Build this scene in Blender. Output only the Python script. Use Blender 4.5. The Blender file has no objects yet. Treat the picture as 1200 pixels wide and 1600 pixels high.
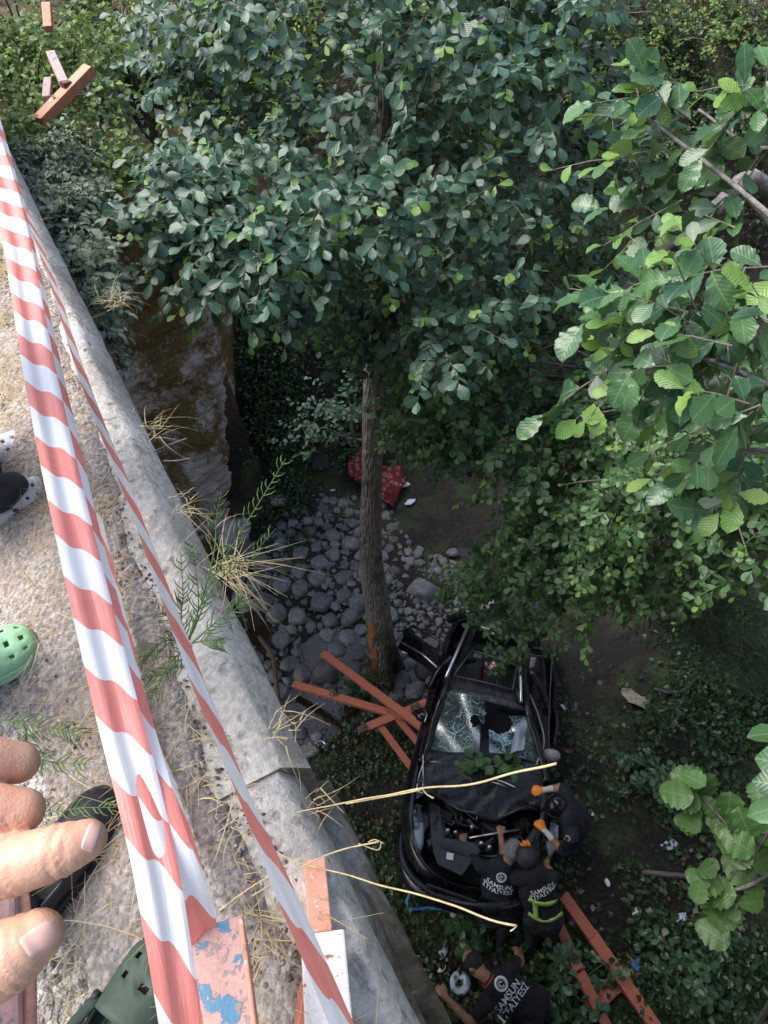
import bpy, bmesh, math, random
import numpy as np
from mathutils import Vector, Matrix, noise as mnoise
from mathutils.bvhtree import BVHTree
R = math.radians
rng = np.random.default_rng(7)
random.seed(7)
scene = bpy.context.scene

# ------------------------------------------------------------------ camera, sky, sun, exposure
CZ, F, PITCH = 9.9, 1100.0, R(50)
cam = bpy.data.objects.new('camera', bpy.data.cameras.new('camera'))
scene.collection.objects.link(cam); scene.camera = cam
cam.location = (0, 0, CZ); cam.rotation_euler = (R(90) - PITCH, 0, 0)
cam.data.sensor_fit = 'VERTICAL'; cam.data.sensor_height = 24; cam.data.lens = 24 * F / 1600
cam.data.clip_start = 0.02; cam.data.clip_end = 500
world = bpy.data.worlds.new('World'); scene.world = world; world.use_nodes = True
wn = world.node_tree.nodes; wl = world.node_tree.links
sky = wn.new('ShaderNodeTexSky'); sky.sky_type = 'NISHITA'; sky.sun_disc = False
SUN_EL, SUN_AZ = R(52), R(-82)
sky.sun_elevation = SUN_EL; sky.sun_rotation = SUN_AZ; sky.dust_density = 3.0; sky.air_density = 1.0
wn['Background'].inputs['Strength'].default_value = 0.09
wl.new(sky.outputs[0], wn['Background'].inputs['Color'])
sun = bpy.data.objects.new('sun', bpy.data.lights.new('sun', 'SUN'))
scene.collection.objects.link(sun)
sun.data.energy = 1.2; sun.data.angle = R(45); sun.data.color = (1, .97, .93)
sd = Vector((math.sin(SUN_AZ) * math.cos(SUN_EL), math.cos(SUN_AZ) * math.cos(SUN_EL), math.sin(SUN_EL)))
sun.rotation_euler = sd.to_track_quat('Z', 'Y').to_euler()
scene.view_settings.view_transform = 'Standard'; scene.view_settings.look = 'None'
scene.view_settings.exposure = 2.05; scene.view_settings.gamma = 1.0
scene.render.engine = 'CYCLES'
scene.cycles.use_denoising = True; scene.cycles.max_bounces = 6; scene.cycles.transparent_max_bounces = 8

# ------------------------------------------------------------------ small helpers
SP, CP = math.sin(PITCH), math.cos(PITCH)
def ray(x, y):
    k = (y - 800) / F
    return Vector(((x - 600) / F, CP - k * SP, -(SP + k * CP)))
def pd(x, y, d):            # point seen at photo pixel, d metres along the optical axis
    return Vector((0, 0, CZ)) + ray(x, y) * d
def pz(x, y, z):            # point at photo pixel and height z
    r = ray(x, y); return Vector((0, 0, CZ)) + r * ((z - CZ) / r.z)
def proj(P):
    P = np.atleast_2d(np.asarray(P, float)); Z = P[:, 2] - CZ
    d = P[:, 1] * CP - Z * SP; u = P[:, 1] * SP + Z * CP
    return 600 + F * P[:, 0] / d, 800 - F * u / d, d
T_, N_ = Vector((-.486, .874, 0)), Vector((.874, .486, 0))   # along the bridge, upstream
def ab(a, b, z): return T_ * a + N_ * b + Vector((0, 0, z))
col = scene.collection
def link(o, parent=None, label=None, cat=None, group=None, kind=None):
    col.objects.link(o)
    if parent is not None: o.parent = parent; o.matrix_parent_inverse = Matrix.Translation(-parent.location) if parent.type == 'EMPTY' else Matrix()
    for k, v in (('label', label), ('category', cat), ('group', group), ('kind', kind)):
        if v: o[k] = v
    return o
def thing(name, loc, label, cat, group=None):
    o = bpy.data.objects.new(name, None); o.location = loc; o.empty_display_size = .1
    return link(o, None, label, cat, group)
def obj(name, me, mats=None, parent=None, **kw):
    if isinstance(me, bmesh.types.BMesh):
        m = bpy.data.meshes.new(name); me.to_mesh(m); me.free(); me = m
    if mats:
        for mt in (mats if isinstance(mats, (list, tuple)) else [mats]): me.materials.append(mt)
    return link(bpy.data.objects.new(name, me), parent, **kw)
def smooth(o, angle=None):
    for p in o.data.polygons: p.use_smooth = True
    return o
def tri_mesh(name, V, T, mi=None, smooth_=True):
    V = np.ascontiguousarray(V, np.float32); T = np.ascontiguousarray(T, np.int32)
    me = bpy.data.meshes.new(name); n = len(T)
    me.vertices.add(len(V)); me.vertices.foreach_set('co', V.ravel())
    me.loops.add(3 * n); me.loops.foreach_set('vertex_index', T.ravel())
    me.polygons.add(n); me.polygons.foreach_set('loop_start', np.arange(0, 3 * n, 3, dtype=np.int32))
    if mi is not None: me.polygons.foreach_set('material_index', np.asarray(mi, np.int32))
    me.polygons.foreach_set('use_smooth', np.full(n, smooth_))
    me.update(calc_edges=True); me.validate(); return me

class MB:                    # mesh builder
    def __init__(s): s.v = []; s.f = []; s.m = []
    def add(s, vs, fs, m=0):
        k = len(s.v); s.v += [tuple(v) for v in vs]; s.f += [tuple(i + k for i in f) for f in fs]; s.m += [m] * len(fs)
    def box(s, c, sx, sy, sz, M=None, m=0, jit=0):
        vs = []
        for z in (-.5, .5):
            for x, y in ((-.5, -.5), (.5, -.5), (.5, .5), (-.5, .5)):
                p = Vector((x * sx, y * sy, z * sz)) + Vector([random.uniform(-jit, jit) for _ in range(3)])
                vs.append(Vector(c) + (M @ p if M else p))
        s.add(vs, [(3, 2, 1, 0), (4, 5, 6, 7), (0, 1, 5, 4), (1, 2, 6, 5), (2, 3, 7, 6), (3, 0, 4, 7)], m)
    def bar(s, p, q, w, h, up=Vector((0, 0, 1)), m=0):
        p, q = Vector(p), Vector(q); y = (q - p).normalized(); x = y.cross(up).normalized(); z = x.cross(y)
        M = Matrix((x, y, z)).transposed(); s.box((p + q) / 2, w, (q - p).length, h, M, m)
    def tube(s, pts, rad, n=6, m=0, asp=1.0, side=None, cap=True):
        pts = [Vector(p) for p in pts]; N = len(pts)
        if not hasattr(rad, '__len__'): rad = [rad] * N
        t0 = (pts[1] - pts[0]).normalized()
        x = side.copy() if side is not None else (Vector((0, 0, 1)) if abs(t0.z) < .9 else Vector((1, 0, 0))).cross(t0)
        vs, fs = [], []
        for i, p in enumerate(pts):
            t = (pts[min(i + 1, N - 1)] - pts[max(i - 1, 0)]).normalized()
            x = (x - t * x.dot(t)).normalized(); y = t.cross(x)
            for k in range(n):
                a = 2 * math.pi * k / n
                vs.append(p + x * (math.cos(a) * rad[i]) + y * (math.sin(a) * rad[i] * asp))
        for i in range(N - 1):
            for k in range(n):
                a, b = i * n + k, i * n + (k + 1) % n; fs.append((a, b, b + n, a + n))
        if cap: fs += [tuple(reversed(range(n))), tuple(range((N - 1) * n, N * n))]
        s.add(vs, fs, m)
    def grid(s, fn, nu, nv, m=0, skip=None):
        vs = [fn(i / nu, j / nv) for j in range(nv + 1) for i in range(nu + 1)]
        fs = [(j * (nu + 1) + i, j * (nu + 1) + i + 1, (j + 1) * (nu + 1) + i + 1, (j + 1) * (nu + 1) + i)
              for j in range(nv) for i in range(nu) if not (skip and skip(i, j))]
        s.add(vs, fs, m)
    def build(s, name, mats, parent=None, sm=False, **kw):
        me = bpy.data.meshes.new(name); me.from_pydata(s.v, [], s.f)
        me.polygons.foreach_set('material_index', s.m)
        if sm: me.polygons.foreach_set('use_smooth', [True] * len(s.f))
        me.update(); return obj(name, me, mats, parent, **kw)
def bevel(o, w, seg=2):
    m = o.modifiers.new('bevel', 'BEVEL'); m.width = w; m.segments = seg; m.limit_method = 'ANGLE'; return o
def solid(o, t, off=0):
    m = o.modifiers.new('solid', 'SOLIDIFY'); m.thickness = t; m.offset = off; return o
def subd(o, l=1):
    m = o.modifiers.new('sub', 'SUBSURF'); m.levels = l; m.render_levels = l; return o
def spline(pts, n=8):        # Catmull-Rom through points
    P = [Vector(p) for p in pts]; P = [P[0] * 2 - P[1]] + P + [P[-1] * 2 - P[-2]]; out = []
    for i in range(1, len(P) - 2):
        a, b, c, d = P[i - 1:i + 3]
        for k in range(n):
            t = k / n
            out.append(.5 * (2 * b + (c - a) * t + (2 * a - 5 * b + 4 * c - d) * t * t + (3 * b - a - 3 * c + d) * t ** 3))
    out.append(P[-2]); return out
def interp(vals, n):         # matches spline() sampling
    m = len(vals) - 1; return [float(np.interp(i / n, range(m + 1), vals)) for i in range(m * n + 1)]

# ------------------------------------------------------------------ materials
def new_mat(name):
    m = bpy.data.materials.new(name); m.use_nodes = True
    return m, m.node_tree.nodes, m.node_tree.links, m.node_tree.nodes['Principled BSDF']
def noise_node(nt, scale, detail=6, rough=.6, coord=None, dist=0):
    n = nt.nodes.new('ShaderNodeTexNoise'); n.inputs['Scale'].default_value = scale
    n.inputs['Detail'].default_value = detail; n.inputs['Roughness'].default_value = rough; n.inputs['Distortion'].default_value = dist
    if coord is not None: nt.links.new(coord, n.inputs['Vector'])
    return n
def ramp_node(nt, fac, stops):
    r = nt.nodes.new('ShaderNodeValToRGB'); e = r.color_ramp.elements
    while len(e) < len(stops): e.new(.5)
    for el, (p, c) in zip(e, stops): el.position = p; el.color = (*c, 1) if len(c) == 3 else c
    nt.links.new(fac, r.inputs[0]); return r
def mix_node(nt, fac, a, b, mode='MIX'):
    m = nt.nodes.new('ShaderNodeMix'); m.data_type = 'RGBA'; m.blend_type = mode
    for s, v in ((0, fac), (6, a), (7, b)):
        if hasattr(v, 'is_linked'): nt.links.new(v, m.inputs[s])
        else: m.inputs[s].default_value = (*v, 1) if isinstance(v, tuple) else v
    return m.outputs[2]
def math_node(nt, op, a, b=0.0, c=None):
    m = nt.nodes.new('ShaderNodeMath'); m.operation = op
    for i, v in enumerate((a, b) if c is None else (a, b, c)):
        if hasattr(v, 'is_linked'): nt.links.new(v, m.inputs[i])
        else: m.inputs[i].default_value = v
    return m.outputs[0]
def bump(nt, bsdf, h, strength=.4, dist=.02):
    b = nt.nodes.new('ShaderNodeBump'); b.inputs['Strength'].default_value = strength; b.inputs['Distance'].default_value = dist
    nt.links.new(h, b.inputs['Height']); nt.links.new(b.outputs[0], bsdf.inputs['Normal'])
def obj_coord(nt):
    return nt.nodes.new('ShaderNodeTexCoord').outputs['Object']
def pos_coord(nt):
    return nt.nodes.new('ShaderNodeNewGeometry').outputs['Position']
def simple(name, c, rough=.6, var=.25, scale=8, metal=0, bs=.15, bd=.01, c2=None, bscale=None, spec=None):
    m, n, l, b = new_mat(name); nt = m.node_tree; co = obj_coord(nt)
    ns = noise_node(nt, scale, coord=co)
    lo = tuple(x * (1 - var) for x in c); hi = c2 or tuple(min(1, x * (1 + var)) for x in c)
    l.new(ramp_node(nt, ns.outputs[0], [(.35, lo), (.65, hi)]).outputs[0], b.inputs['Base Color'])
    b.inputs['Roughness'].default_value = rough; b.inputs['Metallic'].default_value = metal
    if spec is not None: b.inputs['Specular IOR Level'].default_value = spec
    if bs: bump(nt, b, noise_node(nt, bscale or scale * 4, coord=co).outputs[0], bs, bd)
    return m
def leaf_mat(name, cols, rough=.42, trans=.25, veins=0):
    m, n, l, b = new_mat(name); nt = m.node_tree
    g = n.new('ShaderNodeNewGeometry'); oi = n.new('ShaderNodeObjectInfo')
    rnd = math_node(nt, 'FRACT', math_node(nt, 'ADD', g.outputs['Random Per Island'], oi.outputs['Random']))
    k = len(cols) - 1
    cr = ramp_node(nt, rnd, [(i / k, c) for i, c in enumerate(cols)]).outputs[0]
    ns = noise_node(nt, 30, 3, coord=g.outputs['Position'])
    c2 = mix_node(nt, .35, cr, mix_node(nt, ns.outputs[0], (.3, .3, .3), (1.7, 1.6, 1.3)), 'MULTIPLY')
    c2 = mix_node(nt, math_node(nt, 'MULTIPLY', g.outputs['Backfacing'], .45), c2, (.14, .20, .10))
    l.new(c2, b.inputs['Base Color']); b.inputs['Roughness'].default_value = rough
    t = n.new('ShaderNodeBsdfTranslucent'); l.new(mix_node(nt, .5, c2, (.25, .42, .05)), t.inputs['Color'])
    mx = n.new('ShaderNodeMixShader'); mx.inputs[0].default_value = trans
    l.new(b.outputs[0], mx.inputs[1]); l.new(t.outputs[0], mx.inputs[2]); l.new(mx.outputs[0], n['Material Output'].inputs[0])
    if veins:
        uv = n.new('ShaderNodeUVMap'); sx = n.new('ShaderNodeSeparateXYZ'); l.new(uv.outputs[0], sx.inputs[0])
        ph = math_node(nt, 'SUBTRACT', math_node(nt, 'MULTIPLY', sx.outputs[1], 55.0), math_node(nt, 'MULTIPLY', math_node(nt, 'ABSOLUTE', sx.outputs[0]), 48.0))
        bump(nt, b, math_node(nt, 'SINE', ph), veins, .0025)
        rib = math_node(nt, 'MAXIMUM', ramp_node(nt, math_node(nt, 'ABSOLUTE', sx.outputs[0]), [(.008, (1, 1, 1)), (.022, (0, 0, 0))]).outputs[0], math_node(nt, 'MULTIPLY', ramp_node(nt, math_node(nt, 'SINE', ph), [(.86, (0, 0, 0)), (.97, (1, 1, 1))]).outputs[0], .45))
        l.new(mix_node(nt, math_node(nt, 'MULTIPLY', rib, .55), c2, (.19, .27, .11)), b.inputs['Base Color'])
    return m
M = {}
M['leaf'] = leaf_mat('alder_leaf', [(.019, .057, .044), (.033, .089, .064), (.052, .118, .068), (.026, .073, .056), (.043, .100, .074)], .30, .16, .25)
M['leaf2'] = leaf_mat('lower_alder_leaf', [(.028, .085, .036), (.048, .125, .048), (.072, .16, .055), (.038, .105, .044)], .36, .2, .25)
M['young'] = leaf_mat('alder_young_leaf', [(.08, .18, .04), (.12, .24, .05), (.17, .29, .06)], .42, .3, .2)
M['near'] = leaf_mat('alder_near_leaf', [(.022, .07, .038), (.04, .105, .048), (.065, .15, .055), (.03, .085, .045)], .33, .2, .10)
M['hazel'] = leaf_mat('hazel_leaf', [(.045, .115, .035), (.065, .15, .042), (.095, .19, .055)], .45, .25, .12)
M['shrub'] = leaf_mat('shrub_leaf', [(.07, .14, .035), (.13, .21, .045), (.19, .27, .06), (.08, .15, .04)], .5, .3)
M['yshrub'] = leaf_mat('yellow_green_shrub_leaf', [(.18, .26, .05), (.27, .36, .07), (.34, .42, .10), (.14, .22, .05)], .5, .35)  # yellow-green leaf colour, paler than the other bushes
M['silver'] = leaf_mat('silvery_leaf', [(.10, .14, .085), (.17, .21, .15), (.24, .28, .21), (.08, .12, .06)], .7, .15)
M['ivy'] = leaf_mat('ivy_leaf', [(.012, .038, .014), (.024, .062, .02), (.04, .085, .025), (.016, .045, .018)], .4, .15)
M['willow'] = leaf_mat('willow_leaf', [(.03, .07, .035), (.055, .10, .05), (.04, .085, .03)], .45, .2)
M['litter'] = leaf_mat('dead_leaf', [(.10, .06, .035), (.17, .10, .06), (.22, .15, .09), (.07, .045, .03)], .8, .1)
M['straw'] = leaf_mat('straw', [(.42, .32, .17), (.55, .44, .25), (.36, .27, .15), (.62, .52, .33)], .7, .2)
M['stem'] = leaf_mat('green_stem', [(.10, .20, .05), (.16, .28, .07), (.08, .15, .05)], .5, .2)

def bark_mat():
    m, n, l, b = new_mat('bark'); nt = m.node_tree; co = obj_coord(nt)
    mp = n.new('ShaderNodeMapping'); mp.inputs['Scale'].default_value = (14, 14, 3); l.new(co, mp.inputs[0])
    v = n.new('ShaderNodeTexVoronoi'); v.feature = 'DISTANCE_TO_EDGE'; v.inputs['Scale'].default_value = 1.6; l.new(mp.outputs[0], v.inputs['Vector'])
    ns = noise_node(nt, 2.5, 8, .7, mp.outputs[0])
    hh = math_node(nt, 'ADD', math_node(nt, 'MINIMUM', math_node(nt, 'MULTIPLY', v.outputs[0], 3.0), 1.0), math_node(nt, 'MULTIPLY', ns.outputs[0], .8))
    c = ramp_node(nt, ns.outputs[0], [(.3, (.09, .078, .066)), (.5, (.21, .186, .165)), (.7, (.35, .325, .30))]).outputs[0]
    big = noise_node(nt, 2.2, 5, .6, co)
    c = mix_node(nt, ramp_node(nt, big.outputs[0], [(.52, (0, 0, 0)), (.62, (1, 1, 1))]).outputs[0], c, (.085, .09, .045))
    sx = n.new('ShaderNodeSeparateXYZ'); l.new(co, sx.inputs[0])
    low = math_node(nt, 'MULTIPLY', ramp_node(nt, math_node(nt, 'MULTIPLY', sx.outputs[2], .5), [(.3, (1, 1, 1)), (.8, (0, 0, 0))]).outputs[0], ramp_node(nt, noise_node(nt, 3, 5, .7, co).outputs[0], [(.4, (0, 0, 0)), (.55, (1, 1, 1))]).outputs[0])
    c = mix_node(nt, low, c, (.06, .075, .02))
    l.new(c, b.inputs['Base Color']); b.inputs['Roughness'].default_value = .9; bump(nt, b, hh, .9, .03); return m
M['bark'] = bark_mat()
M['branch'] = simple('grey_branch_bark', (.17, .155, .145), .85, .5, 30, bs=.5)
M['twig'] = simple('twig_bark', (.12, .10, .085), .8, .4, 40, bs=0)

def concrete_mat():
    m, n, l, b = new_mat('old_concrete'); nt = m.node_tree; co = pos_coord(nt)
    big = noise_node(nt, 3.5, 8, .65, co); fine = noise_node(nt, 55, 6, .7, co); mid = noise_node(nt, 14, 6, .7, co, .5)
    c = ramp_node(nt, big.outputs[0], [(.3, (.33, .29, .24)), (.45, (.50, .465, .415)), (.62, (.64, .61, .565))]).outputs[0]
    c = mix_node(nt, .6, c, ramp_node(nt, fine.outputs[0], [(.3, (.5, .48, .45)), (.6, (1.15, 1.14, 1.12))]).outputs[0], 'MULTIPLY')
    c = mix_node(nt, ramp_node(nt, mid.outputs[0], [(.52, (0, 0, 0)), (.66, (.8, .8, .8))]).outputs[0], c, (.18, .15, .11))
    v = n.new('ShaderNodeTexVoronoi'); v.inputs['Scale'].default_value = 16; l.new(co, v.inputs['Vector'])
    pit = ramp_node(nt, v.outputs['Distance'], [(.10, (0, 0, 0)), (.2, (1, 1, 1))]).outputs[0]
    c = mix_node(nt, .5, c, mix_node(nt, pit, (.45, .42, .38), (1, 1, 1)), 'MULTIPLY')
    l.new(c, b.inputs['Base Color']); b.inputs['Roughness'].default_value = .93
    h = math_node(nt, 'ADD', math_node(nt, 'MULTIPLY', mid.outputs[0], 1.2), math_node(nt, 'ADD', math_node(nt, 'MULTIPLY', fine.outputs[0], .8), math_node(nt, 'MULTIPLY', pit, .5)))
    bump(nt, b, h, .8, .012); return m
M['concrete'] = concrete_mat()
def ledge_mat():
    m, n, l, b = new_mat('stained_concrete'); nt = m.node_tree; co = pos_coord(nt)
    big = noise_node(nt, 5, 8, .7, co, .6); fine = noise_node(nt, 50, 6, .7, co)
    c = ramp_node(nt, big.outputs[0], [(.32, (.05, .035, .022)), (.45, (.14, .11, .07)), (.52, (.26, .24, .21)), (.66, (.38, .36, .33))]).outputs[0]
    c = mix_node(nt, .6, c, ramp_node(nt, fine.outputs[0], [(.3, (.4, .4, .38)), (.6, (1.2, 1.2, 1.2))]).outputs[0], 'MULTIPLY')
    l.new(c, b.inputs['Base Color']); b.inputs['Roughness'].default_value = .95
    bump(nt, b, math_node(nt, 'ADD', big.outputs[0], fine.outputs[0]), .8, .015); return m
M['ledge'] = ledge_mat()
def gravel_mat():
    m, n, l, b = new_mat('gravel_road'); nt = m.node_tree; co = pos_coord(nt)
    big = noise_node(nt, 2.2, 6, .6, co); fine = noise_node(nt, 120, 4, .7, co)
    v = n.new('ShaderNodeTexVoronoi'); v.inputs['Scale'].default_value = 70; l.new(co, v.inputs['Vector'])
    v2 = n.new('ShaderNodeTexVoronoi'); v2.inputs['Scale'].default_value = 160; l.new(co, v2.inputs['Vector'])
    c = ramp_node(nt, big.outputs[0], [(.35, (.34, .305, .265)), (.6, (.50, .47, .435))]).outputs[0]
    sep = n.new('ShaderNodeSeparateColor'); l.new(v.outputs['Color'], sep.inputs[0])
    c = mix_node(nt, .75, c, ramp_node(nt, sep.outputs[0], [(0, (.45, .43, .4)), (.6, (1, .98, .95)), (1, (1.7, 1.7, 1.7))]).outputs[0], 'MULTIPLY')
    c = mix_node(nt, .5, c, ramp_node(nt, fine.outputs[0], [(.3, (.5, .5, .5)), (.65, (1.3, 1.3, 1.3))]).outputs[0], 'MULTIPLY')
    l.new(c, b.inputs['Base Color']); b.inputs['Roughness'].default_value = .95
    h = math_node(nt, 'SUBTRACT', math_node(nt, 'MULTIPLY', fine.outputs[0], .6), math_node(nt, 'ADD', v.outputs['Distance'], math_node(nt, 'MULTIPLY', v2.outputs['Distance'], .6)))
    bump(nt, b, h, .9, .012); return m
M['gravel'] = gravel_mat()
def rock_mat():
    m, n, l, b = new_mat('mossy_wall'); nt = m.node_tree; co = pos_coord(nt)
    mp = n.new('ShaderNodeMapping'); mp.inputs['Rotation'].default_value = (0, R(28), R(30)); mp.inputs['Scale'].default_value = (1.2, 1.2, 5); l.new(co, mp.inputs[0])
    lay = noise_node(nt, 3, 8, .65, mp.outputs[0], .8); big = noise_node(nt, .85, 6, .6, co, .6); fine = noise_node(nt, 14, 10, .82, co)
    c = ramp_node(nt, lay.outputs[0], [(.3, (.14, .135, .13)), (.45, (.44, .43, .42)), (.6, (.66, .65, .64))]).outputs[0]
    ms = ramp_node(nt, fine.outputs[0], [(.3, (.10, .066, .022)), (.55, (.19, .14, .045)), (.75, (.32, .26, .12))]).outputs[0]
    mk = ramp_node(nt, math_node(nt, 'ADD', math_node(nt, 'MULTIPLY', big.outputs[0], .6), math_node(nt, 'MULTIPLY', fine.outputs[0], .4)), [(.47, (0, 0, 0)), (.51, (1, 1, 1))]).outputs[0]
    c = mix_node(nt, mk, c, ms)
    c = mix_node(nt, ramp_node(nt, fine.outputs[0], [(.62, (0, 0, 0)), (.72, (.6, .6, .6))]).outputs[0], c, (.34, .33, .32))
    l.new(c, b.inputs['Base Color']); b.inputs['Roughness'].default_value = .9
    bump(nt, b, math_node(nt, 'ADD', lay.outputs[0], math_node(nt, 'MULTIPLY', fine.outputs[0], .5)), 1, .06); return m
M['rock'] = rock_mat()
def soil_mat():
    m, n, l, b = new_mat('soil'); nt = m.node_tree; co = pos_coord(nt)
    big = noise_node(nt, .8, 6, .65, co); fine = noise_node(nt, 12, 8, .75, co); v = n.new('ShaderNodeTexVoronoi'); v.inputs['Scale'].default_value = 22; l.new(co, v.inputs['Vector'])
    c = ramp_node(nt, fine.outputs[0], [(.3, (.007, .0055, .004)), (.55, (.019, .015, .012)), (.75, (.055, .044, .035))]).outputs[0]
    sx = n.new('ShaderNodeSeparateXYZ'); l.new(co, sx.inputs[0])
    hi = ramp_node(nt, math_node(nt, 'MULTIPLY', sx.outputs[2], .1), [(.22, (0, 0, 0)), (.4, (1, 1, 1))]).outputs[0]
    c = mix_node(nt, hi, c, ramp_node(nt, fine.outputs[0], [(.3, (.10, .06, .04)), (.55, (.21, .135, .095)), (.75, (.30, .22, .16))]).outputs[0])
    g = ramp_node(nt, big.outputs[0], [(.5, (0, 0, 0)), (.62, (.75, .75, .75))]).outputs[0]
    c = mix_node(nt, g, c, (.05, .075, .022))
    l.new(c, b.inputs['Base Color']); b.inputs['Roughness'].default_value = .9
    bump(nt, b, math_node(nt, 'ADD', fine.outputs[0], v.outputs['Distance']), .8, .05); return m
M['soil'] = soil_mat()
M['stone'] = simple('river_stone', (.105, .107, .118), .7, .4, 5, bs=.4, bd=.02, bscale=22)
M['stone2'] = simple('river_stone_brown', (.10, .094, .09), .75, .4, 6, bs=.4, bd=.02, bscale=26)
M['pale_stone'] = simple('pale_rock', (.36, .35, .34), .85, .3, 7, bs=.6, bd=.03)
def varied(name, lo, hi):
    m = simple(name, lo, .72, .35, 6, bs=.5, bd=.02, bscale=22); nt = m.node_tree; b = nt.nodes['Principled BSDF']; oi = nt.nodes.new('ShaderNodeObjectInfo'); src = b.inputs['Base Color'].links[0].from_socket
    k_ = tuple(h / l_ for h, l_ in zip(hi, lo)); c = mix_node(nt, 1.0, src, ramp_node(nt, oi.outputs['Random'], [(0, (1, 1, 1)), (1, k_)]).outputs[0], 'MULTIPLY'); nt.links.new(c, b.inputs['Base Color']); return m
M['stone'] = varied('river_stone', (.08, .083, .092), (.20, .203, .21)); M['stone2'] = varied('river_stone_brown', (.085, .078, .07), (.20, .19, .175))
def water_mat():
    m, n, l, b = new_mat('stream_water'); nt = m.node_tree
    b.inputs['Base Color'].default_value = (.03, .022, .013, 1); b.inputs['Roughness'].default_value = .04; b.inputs['IOR'].default_value = 1.45
    b.inputs['Transmission Weight'].default_value = .25
    bump(nt, b, noise_node(nt, 7, 4, .6, pos_coord(nt), .4).outputs[0], .25, .02); return m
M['water'] = water_mat()
def paint_mat(name, main, chips, under, scale=18, cut=.56, rough=.55):
    m, n, l, b = new_mat(name); nt = m.node_tree; co = pos_coord(nt)
    a = noise_node(nt, scale, 7, .65, co); d = noise_node(nt, scale * 1.7, 7, .7, co); g = noise_node(nt, scale * 6, 5, .7, co)
    c = mix_node(nt, .45, main, ramp_node(nt, g.outputs[0], [(.3, (.6, .6, .6)), (.65, (1.25, 1.2, 1.2))]).outputs[0], 'MULTIPLY')
    mk1 = ramp_node(nt, a.outputs[0], [(cut, (0, 0, 0)), (cut + .02, (1, 1, 1))]).outputs[0]
    c = mix_node(nt, mk1, c, chips)
    mk2 = ramp_node(nt, d.outputs[0], [(cut + .02, (0, 0, 0)), (cut + .04, (1, 1, 1))]).outputs[0]
    c = mix_node(nt, mk2, c, under)
    l.new(c, b.inputs['Base Color']); b.inputs['Roughness'].default_value = rough
    bump(nt, b, math_node(nt, 'ADD', math_node(nt, 'ADD', mk1, mk2), g.outputs[0]), .5, .003); return m
M['orange'] = paint_mat('orange_railing_paint', (.44, .13, .075), (.36, .16, .11), (.22, .09, .05), 9, .6)
M['orange_far'] = paint_mat('bright_orange_railing_paint', (.62, .24, .14), (.66, .40, .33), (.25, .12, .07), 9, .6)
M['peel'] = paint_mat('peeling_pink_paint', (.56, .33, .28), (.09, .24, .36), (.30, .26, .235), 20, .55)
M['brickpaint'] = paint_mat('coral_peeling_paint', (.66, .31, .21), (.42, .24, .18), (.72, .55, .46), 38, .57, .8)
M['whitepaint'] = paint_mat('white_chipped_paint', (.80, .76, .70), (.45, .16, .10), (.18, .2, .2), 40, .6, .7)
M['carblack'] = simple('black_car_paint', (.007, .007, .009), .22, .3, 6, bs=.06, bd=.01)
M['carscuff'] = simple('scuffed_black_panel', (.018, .018, .02), .42, .5, 9, bs=.4, bd=.03, bscale=14)
def dusty(m):                # dried mud film and scuffs on the paint
    nt = m.node_tree; b = nt.nodes['Principled BSDF']; co = pos_coord(nt); src = b.inputs['Base Color'].links[0].from_socket
    mp = nt.nodes.new('ShaderNodeMapping'); mp.inputs['Scale'].default_value = (9, 2.2, 4); mp.inputs['Rotation'].default_value = (.3, .2, .4); nt.links.new(co, mp.inputs[0])
    st = noise_node(nt, 3, 10, .8, mp.outputs[0], .6); big = noise_node(nt, 4, 6, .7, co)
    f = ramp_node(nt, math_node(nt, 'ADD', math_node(nt, 'MULTIPLY', st.outputs[0], .6), math_node(nt, 'MULTIPLY', big.outputs[0], .4)), [(.5, (0, 0, 0)), (.72, (.55, .55, .55))]).outputs[0]
    nt.links.new(mix_node(nt, f, src, (.085, .075, .065)), b.inputs['Base Color']); nt.links.new(ramp_node(nt, f, [(0, (.2, .2, .2)), (.5, (.65, .65, .65))]).outputs[0], b.inputs['Roughness'])
dusty(M['carblack']); dusty(M['carscuff'])
M['carplastic'] = simple('dark_car_plastic', (.03, .031, .034), .55, .3, 14, bs=.2)
M['interior'] = simple('dark_interior', (.010, .010, .012), .8, .4, 12, bs=.2)
M['greyplastic'] = simple('grey_engine_plastic', (.045, .047, .052), .5, .3, 14, bs=.2)
M['chrome'] = simple('bright_metal', (.55, .56, .58), .28, .1, 10, metal=.9, bs=0)
M['rubber'] = simple('tyre_rubber', (.015, .015, .015), .8, .2, 20)
M['white'] = simple('white_plastic', (.72, .73, .74), .5, .1, 10, bs=.1)
M['airbag'] = simple('airbag_cloth', (.32, .28, .30), .8, .2, 20, bs=.3)
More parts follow.
